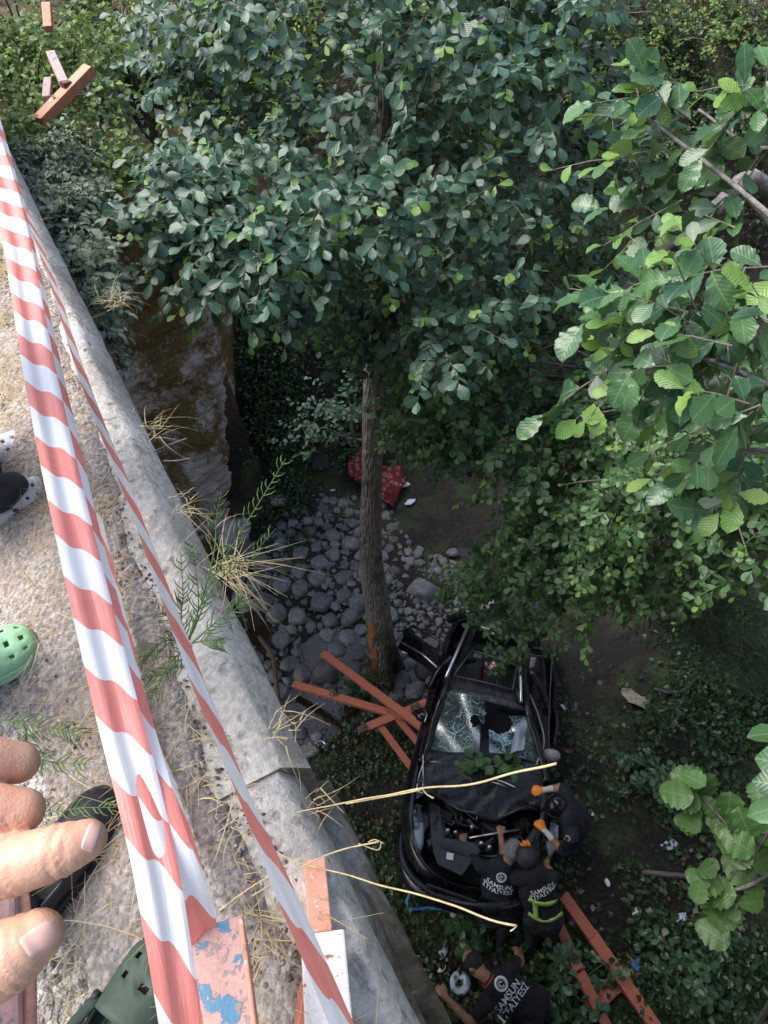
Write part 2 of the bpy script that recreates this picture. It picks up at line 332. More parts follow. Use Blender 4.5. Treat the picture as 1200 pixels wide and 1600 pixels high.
def skin_mat(name, c, c2):
    m, n, l, b = new_mat(name); nt = m.node_tree; co = pos_coord(nt)
    a = noise_node(nt, 60, 5, .6, co)
    l.new(ramp_node(nt, a.outputs[0], [(.3, c), (.7, c2)]).outputs[0], b.inputs['Base Color'])
    b.inputs['Roughness'].default_value = .5; b.inputs['Subsurface Weight'].default_value = .25
    b.inputs['Subsurface Radius'].default_value = (.012, .005, .003); b.inputs['Subsurface Scale'].default_value = .5
    w = noise_node(nt, 900, 3, .6, co); vc = nt.nodes.new('ShaderNodeTexVoronoi'); vc.feature = 'DISTANCE_TO_EDGE'; vc.inputs['Scale'].default_value = 520; l.new(co, vc.inputs['Vector'])
    rd = noise_node(nt, 28, 3, .5, co); l.new(mix_node(nt, ramp_node(nt, rd.outputs[0], [(.42, (0, 0, 0)), (.66, (.6, .6, .6))]).outputs[0], ramp_node(nt, a.outputs[0], [(.3, c), (.7, c2)]).outputs[0], (c2[0] * 1.05, c2[1] * .72, c2[2] * .66)), b.inputs['Base Color'])
    bump(nt, b, math_node(nt, 'ADD', w.outputs[0], math_node(nt, 'MINIMUM', math_node(nt, 'MULTIPLY', vc.outputs[0], 4.0), 1.0)), .16, .0005); return m
M['skin'] = skin_mat('hand_skin', (.50, .285, .185), (.60, .36, .25))
M['skin2'] = skin_mat('tanned_skin', (.30, .16, .10), (.36, .20, .13))
M['nail'] = simple('finger_nail', (.62, .38, .31), .35, .08, 60, bs=0)
M['navy'] = simple('navy_shirt_cloth', (.012, .014, .024), .85, .3, 20, bs=.4, bd=.01)
M['black'] = simple('black_cloth', (.012, .012, .014), .85, .3, 20, bs=.4, bd=.01)
M['trouser'] = simple('dark_trouser_cloth', (.022, .024, .034), .85, .3, 25, bs=.4, bd=.008)
M['hair'] = simple('dark_hair', (.014, .011, .010), .6, .4, 90, bs=.6)
M['greyhair'] = simple('grey_hair', (.20, .20, .21), .6, .5, 90, bs=.6)
M['glove'] = simple('orange_glove', (.80, .25, .03), .6, .2, 30, bs=.3)
M['glovecuff'] = simple('white_glove_cuff', (.6, .58, .55), .7, .1, 30, bs=.2)
M['print'] = simple('white_shirt_print', (.78, .80, .84), .7, .05, 30, bs=0)
M['hiviz'] = simple('green_reflective_band', (.42, .62, .16), .5, .1, 30, bs=.1)
M['silverband'] = simple('silver_reflective_band', (.6, .62, .62), .4, .1, 30, bs=.1)
M['redcollar'] = simple('red_collar', (.45, .02, .03), .8, .1, 30, bs=0)
M['crocgrey'] = simple('pale_grey_foam', (.50, .52, .56), .6, .08, 20, bs=.1)
M['crocwhite'] = simple('white_foam_sole', (.72, .72, .70), .6, .08, 20, bs=.1)
M['crocgreen'] = simple('mint_green_foam', (.26, .50, .29), .75, .1, 20, bs=.1)
M['crocdark'] = simple('dark_green_foam', (.045, .075, .05), .6, .15, 20, bs=.15)
M['shoeblack'] = simple('black_shoe_leather', (.014, .014, .018), .35, .2, 30, bs=.2)
M['blue'] = simple('blue_strap_nylon', (.05, .16, .42), .6, .2, 30)
M['card'] = simple('torn_cardboard', (.30, .24, .19), .9, .35, 20, bs=.4)
M['rust'] = simple('rusty_pipe', (.12, .07, .05), .8, .4, 20, bs=.4)
# ================================================================== SETTING
DECK = CZ - 1.5
def sst(x, a, b): t = np.clip((x - a) / (b - a), 0, 1); return t * t * (3 - 2 * t)
def hgt(X, Y, fine=True):
    X = np.asarray(X, float); Y = np.asarray(Y, float)
    a = -.486 * X + .874 * Y; b = .874 * X + .486 * Y
    n1 = np.sin(X * 1.1 + 1.3 * np.sin(Y * .8)) * np.cos(Y * 1.3 + .7); n2 = np.sin(3.1 * X + Y * 1.7) * np.sin(2.7 * Y - X)
    bank = (1 - sst(a, 1.3, 4.2)) * 1.05 + np.clip(-a - 1.5, 0, 20) * .75
    bank += sst(b, 4.2, 9) * (1 - sst(a, 2.0, 4.2)) * 1.0
    face = np.where(b < 2.35, 8.12, 8.0)
    far = np.clip(a - face, 0, None)
    steep = np.where(b < 2.2, np.clip(far * 60, 0, 6.6), 0) * (1 - sst(b, 1.7, 2.25)) + sst(b, 1.7, 2.25) * (np.clip(far * 1.9, 0, 2.4) + np.clip(far - 1.2, 0, 3.2) * 1.15 + np.clip(far - 3, 0, 40) * .38)
    steep += np.where(b < 2.2, np.clip(far - .4, 0, 12) * .18, 0) * (1 - sst(b, 1.7, 2.25))
    up = np.clip(b - 10.5, 0, 30) * .75
    z = bank + steep + up * .8 + .10 * n1 + .05 * n2
    # wet channel that comes from upstream along the far side and slips under the bridge
    ch = np.exp(-((a - 4.9 - .25 * np.sin(b * 1.3)) / .55) ** 2) * (1 - sst(b, 2.6, 3.4))
    ch += .9 * np.exp(-((a - 4.35) / .36) ** 2 - ((b - 1.15) / .65) ** 2)
    z = z - .24 * ch
    for px_, py_, r_ in ((403, 992, .26), (487, 1006, .2), (470, 1108, .28), (505, 1112, .3)):
        g_ = pz(px_, py_, -.08); z = np.minimum(z, -.22 + .28 * np.clip(np.hypot(X - g_.x, Y - g_.y) / r_, 0, 9) ** 2 + .0)
    return z
def hz(x, y): return float(hgt(x, y))
_tt = np.concatenate([np.arange(.5, 16, .02), np.arange(16, 60, .2)])
def ground_at(x, y):        # photo pixel -> terrain point
    r = ray(x, y); h = hgt(r.x * _tt, r.y * _tt); k = int(np.argmax(CZ + r.z * _tt < h)); t = _tt[k] if k else 40.0
    return Vector((r.x * t, r.y * t, float(h[k])))

# ground sheet (fine in view, wide skirt to the horizon)
xs = np.concatenate([np.linspace(-60, -9, 18), np.linspace(-8.7, 13, 150), np.linspace(13.5, 60, 20)])
ys = np.concatenate([np.linspace(-40, -4, 14), np.linspace(-3.6, 16, 140), np.linspace(16.5, 90, 30)])
GX, GY = np.meshgrid(xs, ys); GZ = hgt(GX, GY)
GZ += np.array([mnoise.fractal(Vector((x * 1.7, y * 1.7, 0)), 1, 2, 4) for x, y in zip(GX.ravel(), GY.ravel())]).reshape(GX.shape) * .07
nx = len(xs); ii = np.arange(len(ys) - 1)[:, None] * nx + np.arange(nx - 1)[None]
ii = ii.ravel(); TT = np.concatenate([np.stack([ii, ii + 1, ii + nx + 1], 1), np.stack([ii, ii + nx + 1, ii + nx], 1)])
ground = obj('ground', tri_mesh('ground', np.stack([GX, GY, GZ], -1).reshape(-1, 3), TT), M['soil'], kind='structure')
# water: the pools stand in the channel
mb = MB(); c0 = ab(5.3, 2, -.085)
mb.add([ab(3.6, -6, -.085), ab(3.6, 9.5, -.085), ab(7.4, 9.5, -.085), ab(7.4, -6, -.085)], [(0, 1, 2, 3)])
mb.build('stream_water', M['water'], kind='structure')

# bridge: slab, kerb, ledge, near abutment
mb = MB()
def prism(mb, prof, a0, a1, n, jit=0, seed=0, m=0):
    r = random.Random(seed); vs = []; k = len(prof)
    for i in range(n + 1):
        a = a0 + (a1 - a0) * i / n
        for q, (b_, z_) in enumerate(prof):
            w = mnoise.fractal(Vector((a * 6, q * 3.7 + seed, 0)), 1, 2, 4) * jit
            w2 = mnoise.fractal(Vector((a * 6, q * 3.7 + seed, 9)), 1, 2, 4) * jit
            vs.append(ab(a, b_ + w, z_ + w2))
    fs = [(i * k + q, i * k + (q + 1) % k, (i + 1) * k + (q + 1) % k, (i + 1) * k + q) for i in range(n) for q in range(k)]
    fs += [tuple(range(k)), tuple(reversed(range(n * k, n * k + k)))]
    mb.add(vs, fs, m)
bridge = thing('bridge', ab(2, 0, DECK), 'old concrete road bridge whose pale worn kerb overhangs the gorge', 'bridge')
prism(mb, [(-6.2, DECK - .03), (-6.2, DECK - .55), (.02, DECK - .55), (.02, DECK - .03)], -3, 8.3, 4)
mb.build('deck_slab', M['ledge'], bridge)
mb = MB()
prism(mb, [(-.16, DECK - .02), (-.15, DECK + .065), (-.12, DECK + .09), (-.03, DECK + .095), (.03, DECK + .094), (.068, DECK + .090), (.080, DECK + .078), (.128, DECK + .005), (.14, DECK - .10), (.14, DECK - .5), (-.1, DECK - .5)], .55, 8.2, 300, .006, 1)
mb.build('kerb', M['concrete'], bridge, sm=True)
mb = MB()
prism(mb, [(-.2, DECK - .02), (-.18, DECK + .05), (-.10, DECK + .085), (0, DECK + .084), (.06, DECK + .078), (.075, DECK + .06), (.10, DECK - .01), (.108, DECK - .10), (.108, DECK - .5), (-.1, DECK - .5)], -2.5, .60, 130, .008, 2)
mb.build('broken_kerb', M['concrete'], bridge, sm=True)
mb = MB()
prism(mb, [(.05, DECK - .10), (.10, DECK - .11), (.125, DECK - .14), (.13, DECK - .22), (.13, DECK - .6), (.05, DECK - .6)], -2.5, .46, 130, .014, 3)
mb.build('ledge', M['ledge'], bridge, sm=True)
mb = MB()
prism(mb, [(.1, DECK - .22), (.155, DECK - .23), (.175, DECK - .26), (.185, DECK - .34), (.19, 0), (.1, 0)], -2.5, .60, 130, .010, 4)
mb.build('wing_wall', M['ledge'], bridge, sm=True)
mb = MB(); mb.add([ab(-3, .1, 0), ab(.35, .1, 0), ab(.35, -6.2, 0), ab(-3, -6.2, 0), ab(-3, .1, DECK - .5), ab(.35, .1, DECK - .5), ab(.35, -6.2, DECK - .5), ab(-3, -6.2, DECK - .5)],
    [(0, 1, 5, 4), (1, 2, 6, 5), (2, 3, 7, 6), (3, 0, 4, 7), (4, 5, 6, 7)]); mb.build('abutment', M['ledge'], bridge)
# road surface
nA, nB = 150, 70
A = np.linspace(-6, 9, nA); B = np.concatenate([np.linspace(-6.2, -2.2, 15), np.linspace(-2.1, -.12, 55)])
RA, RB = np.meshgrid(A, B, indexing='ij')
RZ = np.array([mnoise.fractal(Vector((p * 2.5, q * 2.5, 4)), 1, 2, 5) for p, q in zip(RA.ravel(), RB.ravel())]).reshape(RA.shape) * .014
RZ += DECK + .004 + np.exp(-((RB + .18) / .10) ** 2) * .03
V = RA[..., None] * np.array(T_) + RB[..., None] * np.array(N_); V[..., 2] = RZ
ii = (np.arange(nA - 1)[:, None] * nB + np.arange(nB - 1)[None]).ravel()
obj('road', tri_mesh('road', V.reshape(-1, 3), np.concatenate([np.stack([ii, ii + nB, ii + nB + 1], 1), np.stack([ii, ii + nB + 1, ii + 1], 1)])), M['gravel'], kind='structure')
# verge: dirt that has crept over the back of the kerb
nB2 = 40; Bv = np.linspace(-.42, .07, nB2); Av = np.linspace(-1.2, 5.5, 420); VA, VB = np.meshgrid(Av, Bv, indexing='ij')
nz_ = np.array([mnoise.fractal(Vector((p * 2.6, q * 5, 14)), 1, 2, 6) for p, q in zip(VA.ravel(), VB.ravel())]).reshape(VA.shape)
edge = np.interp(VA, [-1.2, .5, 1.2, 2.2, 3.2, 5.5], [-.04, -.03, .0, .045, .075, .10])
VZ = DECK + .107 + nz_ * .030 - np.clip(VB - edge + .05, 0, 1) * .5 - np.clip(-.13 - VB, 0, 1) * .36
VZ = np.where(VB < -.38, np.minimum(VZ, DECK - .02), VZ)
V = VA[..., None] * np.array(T_) + VB[..., None] * np.array(N_); V[..., 2] = VZ
ii = (np.arange(419)[:, None] * nB2 + np.arange(nB2 - 1)[None]).ravel()
def dirt_mat():
    m, n, l, b = new_mat('kerb_dirt'); nt = m.node_tree; co = pos_coord(nt); fine = noise_node(nt, 85, 6, .75, co); big = noise_node(nt, 6, 5, .6, co)
    v = n.new('ShaderNodeTexVoronoi'); v.inputs['Scale'].default_value = 90; l.new(co, v.inputs['Vector'])
    c = ramp_node(nt, fine.outputs[0], [(.3, (.17, .14, .125)), (.5, (.33, .29, .265)), (.7, (.52, .49, .46))]).outputs[0]
    c = mix_node(nt, ramp_node(nt, big.outputs[0], [(.45, (0, 0, 0)), (.65, (.45, .45, .45))]).outputs[0], c, (.25, .17, .145))
    sp2 = n.new('ShaderNodeSeparateColor'); l.new(v.outputs['Color'], sp2.inputs[0]); c = mix_node(nt, .5, c, ramp_node(nt, sp2.outputs[0], [(0, (.5, .5, .5)), (1, (1.5, 1.5, 1.5))]).outputs[0], 'MULTIPLY')
    l.new(c, b.inputs['Base Color']); b.inputs['Roughness'].default_value = .95; bump(nt, b, math_node(nt, 'SUBTRACT', fine.outputs[0], v.outputs['Distance']), 1, .007); return m
obj('verge', tri_mesh('verge', V.reshape(-1, 3), np.concatenate([np.stack([ii, ii + nB2, ii + nB2 + 1], 1), np.stack([ii, ii + nB2 + 1, ii + 1], 1)])), dirt_mat(), kind='structure')
def verge_z(a_, b_): return DECK + .10 - max(0, -.13 - b_) * .36 - max(0, b_ + .02) * .5
mb = MB(); mb.add([ab(9, -6.2, DECK), ab(9, -1.0, DECK - .1), ab(60, -1.0, DECK + 6), ab(60, -6.2, DECK + 6)], [(0, 1, 2, 3)]); mb.build('far_road', M['gravel'], kind='structure')
mb = MB(); mb.add([ab(-6, -6.2, DECK), ab(-6, .2, DECK), ab(-60, .2, DECK + .1), ab(-60, -6.2, DECK + .1)], [(3, 2, 1, 0)]); mb.build('near_road', M['gravel'], kind='structure')

# far wing wall, mossy
wall = thing('retaining_wall', ab(8.05, 0, 0), 'tall mossy stone retaining wall below the far end of the bridge', 'wall')
mb = MB(); nU, nV = 180, 150
def wfn(u, v):
    b1 = 1.62 + (2.3 - 1.62) * min(1, v * 1.6)
    b_ = -5.8 + (b1 + 5.8) * u; z = -.3 + 6.9 * v
    dn = mnoise.fractal(Vector((b_ * 1.2 + z * .5, z * 2.2 - b_ * .9, 3)), 1, 2.1, 6) * .085 + mnoise.fractal(Vector((b_ * .5, z * .4, 8)), 1, 2, 3) * .12 + abs(mnoise.fractal(Vector((b_ * 2.2 + z * 1.2, z * 4.5 - b_ * 1.6, 1)), 1, 2.2, 7)) * .10
    rnd = max(0, (u - .93) / .07) ** 2 * .5
    return ab(8.0 + dn + rnd + .10 * v, b_, z)
mb.grid(wfn, nU, nV)
mb.build('wall_face', M['rock'], wall, sm=True)
mb = MB(); mb.add([ab(8.9, 1.45, -.3), ab(8.35, 1.62, -.3), ab(8.5, 2.28, 4.2), ab(8.5, 2.28, 6.6), ab(9.2, 2.0, 6.6)], [(0, 1, 2, 3, 4)]); mb.build('wall_end', M['rock'], wall)

# ---------------------------------------------------------------- stones in the stream bed
def stone_mesh(seed, sub=2):
    bm = bmesh.new(); bmesh.ops.create_icosphere(bm, subdivisions=sub, radius=.5)
    r = random.Random(seed); o = Vector((r.random() * 50, r.random() * 50, 0))
    for v in bm.verts:
        d = v.co.normalized()
        k = 1 + .42 * mnoise.noise(d * 1.3 + o) + .18 * mnoise.noise(d * 3.1 + o)
        v.co = Vector((d.x * .5 * k, d.y * .5 * k * .8, d.z * .27 * k))
        for pl in range(4):
            nn = Vector((math.cos(pl * 1.7 + seed), math.sin(pl * 1.7 + seed), .3)).normalized()
            e = v.co.dot(nn) - .34
            if e > 0: v.co -= nn * e * .75
    me = bpy.data.meshes.new('stone'); bm.to_mesh(me); bm.free()
    me.polygons.foreach_set('use_smooth', [True] * len(me.polygons)); me.materials.append(M['stone' if seed % 3 else 'stone2']); return me
SM = [stone_mesh(i) for i in range(9)]
def poly_in(x, y, poly):
    c = False; j = len(poly) - 1
    for i in range(len(poly)):
        (xi, yi), (xj, yj) = poly[i], poly[j]
        if (yi > y) != (yj > y) and x < (xj - xi) * (y - yi) / (yj - yi) + xi: c = not c
        j = i
    return c
BED = [(400, 850), (440, 800), (520, 770), (600, 780), (640, 850), (720, 880), (735, 950), (700, 1000), (670, 1100), (600, 1090), (540, 1100), (470, 1190), (420, 1150), (395, 1060), (380, 960), (340, 860)]
POOL = [[(385, 955), (425, 960), (430, 1010), (405, 1030)], [(470, 1010), (500, 985), (510, 1020), (475, 1035)], [(440, 1085), (475, 1082), (525, 1100), (520, 1140), (450, 1140)]]
stones = []; PC = [(pz(403, 992, -.08), .22), (487 and pz(487, 1006, -.08), .16), (pz(470, 1108, -.08), .22), (pz(505, 1112, -.08), .24)]
rs = random.Random(3)
def try_stone(x, y, rad, force=False):
    p = ground_at(x, y)
    if any((Vector((p.x - c.x, p.y - c.y))).length < rr_ + rad * .75 for c, rr_ in PC): return
    for q, r in stones:
        if (Vector((p.x - q.x, p.y - q.y))).length < (rad + r) * .74 and not force: return
    stones.append((p, rad))
for x, y, r in [(512, 1060, .27), (505, 1020, .22), (605, 965, .20), (480, 1110, .22), (500, 880, .19), (455, 1045, .17), (470, 920, .2), (520, 870, .17), (445, 885, .2), (560, 945, .2), (598, 1010, .17), (465, 965, .2), (495, 905, .18), (548, 965, .19), (430, 985, .16), (625, 1065, .2), (650, 1080, .2), (505, 990, .17), (440, 1000, .17), (520, 840, .16), (400, 915, .2), (560, 1030, .17), (590, 1040, .16)]:
    try_stone(x, y, r, True)
for rad, tries in ((.19, 300), (.15, 500), (.11, 900), (.075, 1500)):
    for _ in range(tries):
        x, y = rs.uniform(330, 740), rs.uniform(770, 1190)
        if len(stones) > 285: break
        if y < 850 and rad > .13 or (x > 620 and y < 1000 and rad > .09): continue
        if poly_in(x, y, BED) and not any(poly_in(x, y, P) for P in POOL): try_stone(x, y, rad * rs.uniform(.85, 1.15))
for i, (p, r) in enumerate(stones):
    o = bpy.data.objects.new('stone', SM[i % 9]); o.location = Vector((p.x, p.y, max(p.z, -.10) + .05 * r)); k = 2.1 * r
    o.scale = (k * rs.uniform(.9, 1.15), k * rs.uniform(.9, 1.2), k * rs.uniform(.8, 1.2)); o.rotation_euler = (rs.uniform(-.25, .25), rs.uniform(-.25, .25), rs.uniform(0, 6.3))
    col.objects.link(o); o.parent = ground
bo = obj('boulder', stone_mesh(20, 3), label='big grey boulder lying apart on pebbles right of the tall trunk', cat='boulder')
bo.location = ground_at(660, 926) + Vector((0, 0, .06)); bo.scale = (.62, .46, .55); bo.rotation_euler = (.1, .1, -.2)
for x, y, s, lb in ((707, 866, .24, 'smooth grey rock alone on dark wet ground behind the boulder'), (640, 880, .2, 'pale angular rock at the water edge just behind the boulder'), (652, 868, .22, 'flat dark rock leaning beside the pale angular rock')):
    o = obj('rock', stone_mesh(int(x), 2), label=lb, cat='rock'); o.location = ground_at(x, y) + Vector((0, 0, .05)); o.scale = (s * 1.1, s, s); o.rotation_euler = (.2, 0, x)
o = obj('rock', stone_mesh(33, 3), label='pale broken rock slab at the foot of the mossy wall', cat='rock'); o.data.materials[0] = M['pale_stone']
o.location = ground_at(430, 783) + Vector((0, 0, .05)); o.scale = (.5, .32, .4)
o = obj('rock', stone_mesh(36, 3), label='large pale rock block leaning on the wall corner', cat='rock'); o.data.materials[0] = M['pale_stone']
o.location = ground_at(368, 840) + Vector((0, 0, .15)); o.scale = (.8, .6, 1.1); o.rotation_euler = (0, .2, .8)

# many small pieces as one mesh
def scatter(name, pts, tmplV, tmplT, sizes, mats, nrm=None, tip=None, kind='stuff', parent=None, mi=None, uv=None, **kw):
    N = len(pts); pts = np.asarray(pts)
    if nrm is None:
        nrm = rng.normal(0, .35, (N, 3)); nrm[:, 2] += 1
    nrm = nrm / np.linalg.norm(nrm, axis=1, keepdims=True)
    if tip is None: tip = rng.normal(0, 1, (N, 3))
    tip = tip - nrm * (tip * nrm).sum(1, keepdims=True); tip /= np.linalg.norm(tip, axis=1, keepdims=True) + 1e-9
    xax = np.cross(tip, nrm)
    if uv is not None: xax = xax * rng.uniform(.72, 1.18, (N, 1)); nrm = nrm * rng.uniform(.2, 2.3, (N, 1))   # each leaf has its own width and curl
    s = np.asarray(sizes).reshape(-1, 1, 1) * np.ones((N, 1, 1))
    V = (tmplV[None, :, 0:1] * xax[:, None] + tmplV[None, :, 1:2] * tip[:, None] + tmplV[None, :, 2:3] * nrm[:, None]) * s + pts[:, None]
    k = len(tmplV); T = (tmplT[None] + (np.arange(N) * k)[:, None, None]).reshape(-1, 3)
    me = tri_mesh(name, V.reshape(-1, 3), T, None if mi is None else np.repeat(mi, len(tmplT)))
    if uv is not None:
        ul = me.uv_layers.new(name='UVMap'); li = np.empty(len(me.loops), np.int32); me.loops.foreach_get('vertex_index', li); ul.data.foreach_set('uv', uv[li % k].astype(np.float32).ravel())
    return obj(name, me, mats, parent, kind=kind, **kw)
bm = bmesh.new(); bmesh.ops.create_icosphere(bm, subdivisions=1, radius=.5)
PEB_V = np.array([v.co[:] for v in bm.verts]) * np.array([1, .8, .55]); PEB_V += np.random.default_rng(1).normal(0, .045, PEB_V.shape)
PEB_T = np.array([[v.index for v in f.verts] for f in bm.faces]); bm.free()
pp = []; ss = []
for _ in range(5000):
    x, y = rs.uniform(330, 745), rs.uniform(740, 1190)
    if not poly_in(x, y, BED) or any(poly_in(x, y, P) for P in POOL): continue
    gq = pz(x, y, -.08)
    if any((gq - c).length < r_ for c, r_ in PC): continue
    q = ray(x, y); zz = -.02; t = (zz - CZ) / q.z; p = Vector((0, 0, CZ)) + q * t
    pp.append((p.x, p.y, max(-.1, hz(p.x, p.y)))); ss.append(rs.uniform(.02, .08) if rs.random() < .8 else rs.uniform(.08, .15))
scatter('river_pebbles', pp, PEB_V, PEB_T, ss, [M['stone'], M['stone2']], mi=rng.integers(0, 2, len(pp)))
pp = []; ss = []
for _ in range(9000):
    a_, b_ = rs.uniform(-.5, 4.5), -.16 - abs(rs.gauss(0, .75))
    p = ab(a_, b_, DECK + .008); pp.append(p[:]); ss.append(rs.choice((.004, .006, .008, .012)) * rs.uniform(.6, 1.5))
M['chip'] = simple('pale_gravel', (.34, .33, .32), .9, .5, 30, bs=0)
scatter('road_gravel', pp, PEB_V, PEB_T, ss, [M['chip'], M['gravel']], mi=rng.integers(0, 2, len(pp)))
# ================================================================== FOLIAGE
def leaf_template(n, wavy, lobes, shape='alder', fold=.10, curl=.16):  # rows of left edge, midrib, right edge
    t = np.linspace(0, 1, n)
    if shape == 'alder': w = .335 * np.sin(np.pi * np.clip(t, 0, 1) ** 1.4) ** .74
    elif shape == 'willow': w = .10 * np.sin(np.pi * t) ** .8
    elif shape == 'round': w = .41 * np.sin(np.pi * np.clip(t, 0, 1) ** .8) ** .6
    else: w = .24 * np.sin(np.pi * t) ** .8
    w = w * (1 + wavy * np.sin(t * lobes * 2 * np.pi)); w[0] = .012; w[-1] = .02
    z0 = -curl * t ** 2
    V, UV = [], []
    for i in range(n):
        wv = wavy * .25 * math.sin(i * 2.1)
        V += [(-w[i], t[i] - (0.03 if i == n - 1 else 0), z0[i] + fold * w[i] * 1.4 + wv), (0, t[i] - (.05 if i == n - 1 else 0), z0[i]), (w[i], t[i] - (0.03 if i == n - 1 else 0), z0[i] + fold * w[i] * 1.6 - wv)]
        UV += [(-w[i], t[i]), (0, t[i]), (w[i], t[i])]
    T = []
    for i in range(n - 1):
        for s in (0, 1):
            a = i * 3 + s; T += [(a, a + 1, a + 4), (a, a + 4, a + 3)]
    V = np.array(V); T = np.array(T)
    # face up
    e = np.cross(V[T[0][1]] - V[T[0][0]], V[T[0][2]] - V[T[0][0]])
    if e[2] < 0: T = T[:, ::-1]
    return V, T, np.array(UV)
L_LOW = leaf_template(6, .03, 2.2); L_MID = leaf_template(7, .05, 2.5)
L_NEAR = leaf_template(12, .09, 5.0, fold=.12, curl=.22)
L_HAZ = leaf_template(13, .12, 5.5, 'round', .12, .28)
L_MUG = leaf_template(5, .22, 2.6, 'mug', .1, .25); L_WIL = leaf_template(4, 0, 0, 'willow', .1, .2); L_SHR = leaf_template(3, 0, 0, 'round', .15, .15)
def tmpl_mesh(name, tm, mat):
    V, T, UV = tm; me = tri_mesh(name, V, T); uv = me.uv_layers.new(name='UVMap')
    li = np.array([l.vertex_index for l in me.loops]); uv.data.foreach_set('uv', UV[li].astype(np.float32).ravel())
    me.materials.append(mat); return me

def sprigs(centers, radii, n_sp, n_lf, size, droop=.25, tilt=.5, young=.35, L=None, up=1.0, outward=.6, origin=None):
    """twigs spread through ellipsoid clumps, leaves alternate along each twig"""
    P, TP, NR, SZ, YG, TW = [], [], [], [], [], []
    for ci, (c, r) in enumerate(zip(centers, radii)):
        c = np.array(c); r = np.array(r) * np.ones(3)
        k = n_sp if np.isscalar(n_sp) else n_sp[ci]
        d = rng.normal(0, 1, (k, 3)); d /= np.linalg.norm(d, axis=1, keepdims=True)
        d[:, 2] = d[:, 2] * .9
        base = c + d * r * (rng.random((k, 1)) ** .45)
        og = np.array(origin) if origin is not None else c - np.array((0, 0, .3))
        out = c - og; out[2] *= .3; out = out / (np.linalg.norm(out) + 1e-6)
        dr = d * .7 + out * outward + rng.normal(0, .45, (k, 3)); dr[:, 2] -= droop
        dr /= np.linalg.norm(dr, axis=1, keepdims=True)
        ll = (L or size * 3.2) * rng.uniform(.6, 1.25, (k, 1))
        for s in range(k):
            n = max(4, int(n_lf * rng.uniform(.7, 1.3))); t = (np.arange(n) + .5) / n
            sag = np.array((0, 0, -1)) * (t[:, None] ** 2) * .18 * ll[s]
            pts = base[s] + dr[s] * t[:, None] * ll[s] + sag
            side = np.cross(dr[s], (0, 0, 1)); side /= np.linalg.norm(side) + 1e-6
            sg = np.where(np.arange(n) % 2 == 0, 1, -1)[:, None]
            tp = side * sg * .8 + dr[s] * rng.uniform(.3, 1.1, (n, 1)) + rng.normal(0, .28, (n, 3)); tp[:, 2] -= droop * .8
            tp[-1] = dr[s] + rng.normal(0, .2, 3)
            nr = np.array((0, -.25, up)) + .25 * out + .3 * d[s] + rng.normal(0, tilt, (n, 3))
            fl = nr[:, 2] < .05; nr[fl, 2] = np.abs(nr[fl, 2]) + .05
            P.append(pts); TP.append(tp); NR.append(nr)
            sz = size * rng.uniform(.65, 1.2, n); y = np.zeros(n, int)
            if rng.random() < young: y[-3:] = 1; sz[-3:] *= .75
            SZ.append(sz); YG.append(y); TW.append((base[s], base[s] + dr[s] * ll[s] * .5 + (0, 0, -.045 * ll[s, 0]), pts[-1]))
    return np.concatenate(P), np.concatenate(TP), np.concatenate(NR), np.concatenate(SZ), np.concatenate(YG), TW
def frames(P, TP, NR, SZ):
    nr = NR / np.linalg.norm(NR, axis=1, keepdims=True); tp = TP - nr * (TP * nr).sum(1, keepdims=True); tp /= np.linalg.norm(tp, axis=1, keepdims=True) + 1e-9
    return np.cross(tp, nr), tp, nr
def foliage(parent, sp, mats, hi, lo, n_parts=280, stuff='leaves', twig_r=.003, cull=True, margin=60):
    """largest leaves in view become leaf parts, the rest one leaves part of kind stuff; twigs joined"""
    P, TP, NR, SZ, YG, TW = sp
    X, Y, D = proj(P + 0); ok = (D > .15)
    if cull:
        keep = ok | True
    pick = np.zeros(len(P), bool)
    if n_parts:
        inn = ok & (X > -5) & (X < 1205) & (Y > -5) & (Y < 1605)
        sc = np.where(inn, SZ / np.maximum(D, .1), 0); idx = np.argsort(-sc)[:n_parts]; pick[idx[sc[idx] > 0]] = True
    xa, tp, nr = frames(P, TP, NR, SZ); xa = xa * rng.uniform(.75, 1.15, (len(P), 1)); nr = nr * rng.uniform(.3, 2.2, (len(P), 1))
    hm = [tmpl_mesh('leaf', hi, m) for m in mats]
    off = parent.location
    for i in np.nonzero(pick)[0]:
        o = bpy.data.objects.new('leaf', hm[YG[i]]); s = SZ[i]
        Mx = Matrix(((xa[i][0] * s, tp[i][0] * s, nr[i][0] * s, P[i][0] - off[0]), (xa[i][1] * s, tp[i][1] * s, nr[i][1] * s, P[i][1] - off[1]), (xa[i][2] * s, tp[i][2] * s, nr[i][2] * s, P[i][2] - off[2]), (0, 0, 0, 1)))
        col.objects.link(o); o.parent = parent; o.matrix_basis = Mx
    r = ~pick
    if r.any():
        scatter(stuff, P[r], lo[0], lo[1], SZ[r], mats, NR[r], TP[r], parent=parent, mi=YG[r], uv=lo[2])
    if twig_r:
        mb = MB()
        for t in TW: mb.tube(t, [twig_r, twig_r * .8, twig_r * .4], 3, cap=False)
        mb.build('twigs', M['twig'], parent, kind='stuff')
def branch(mb, pts, r0, r1, n=6, seg=5, wob=.03):
    s = spline(pts, seg); k = len(s)
    s = [p + Vector((mnoise.noise(p * 3), mnoise.noise(p * 3 + Vector((9, 0, 0))), mnoise.noise(p * 3 + Vector((0, 9, 0))))) * wob * (0 if i in (0,) else 1) for i, p in enumerate(s)]
    mb.tube(s, [r0 + (r1 - r0) * i / (k - 1) for i in range(k)], n)
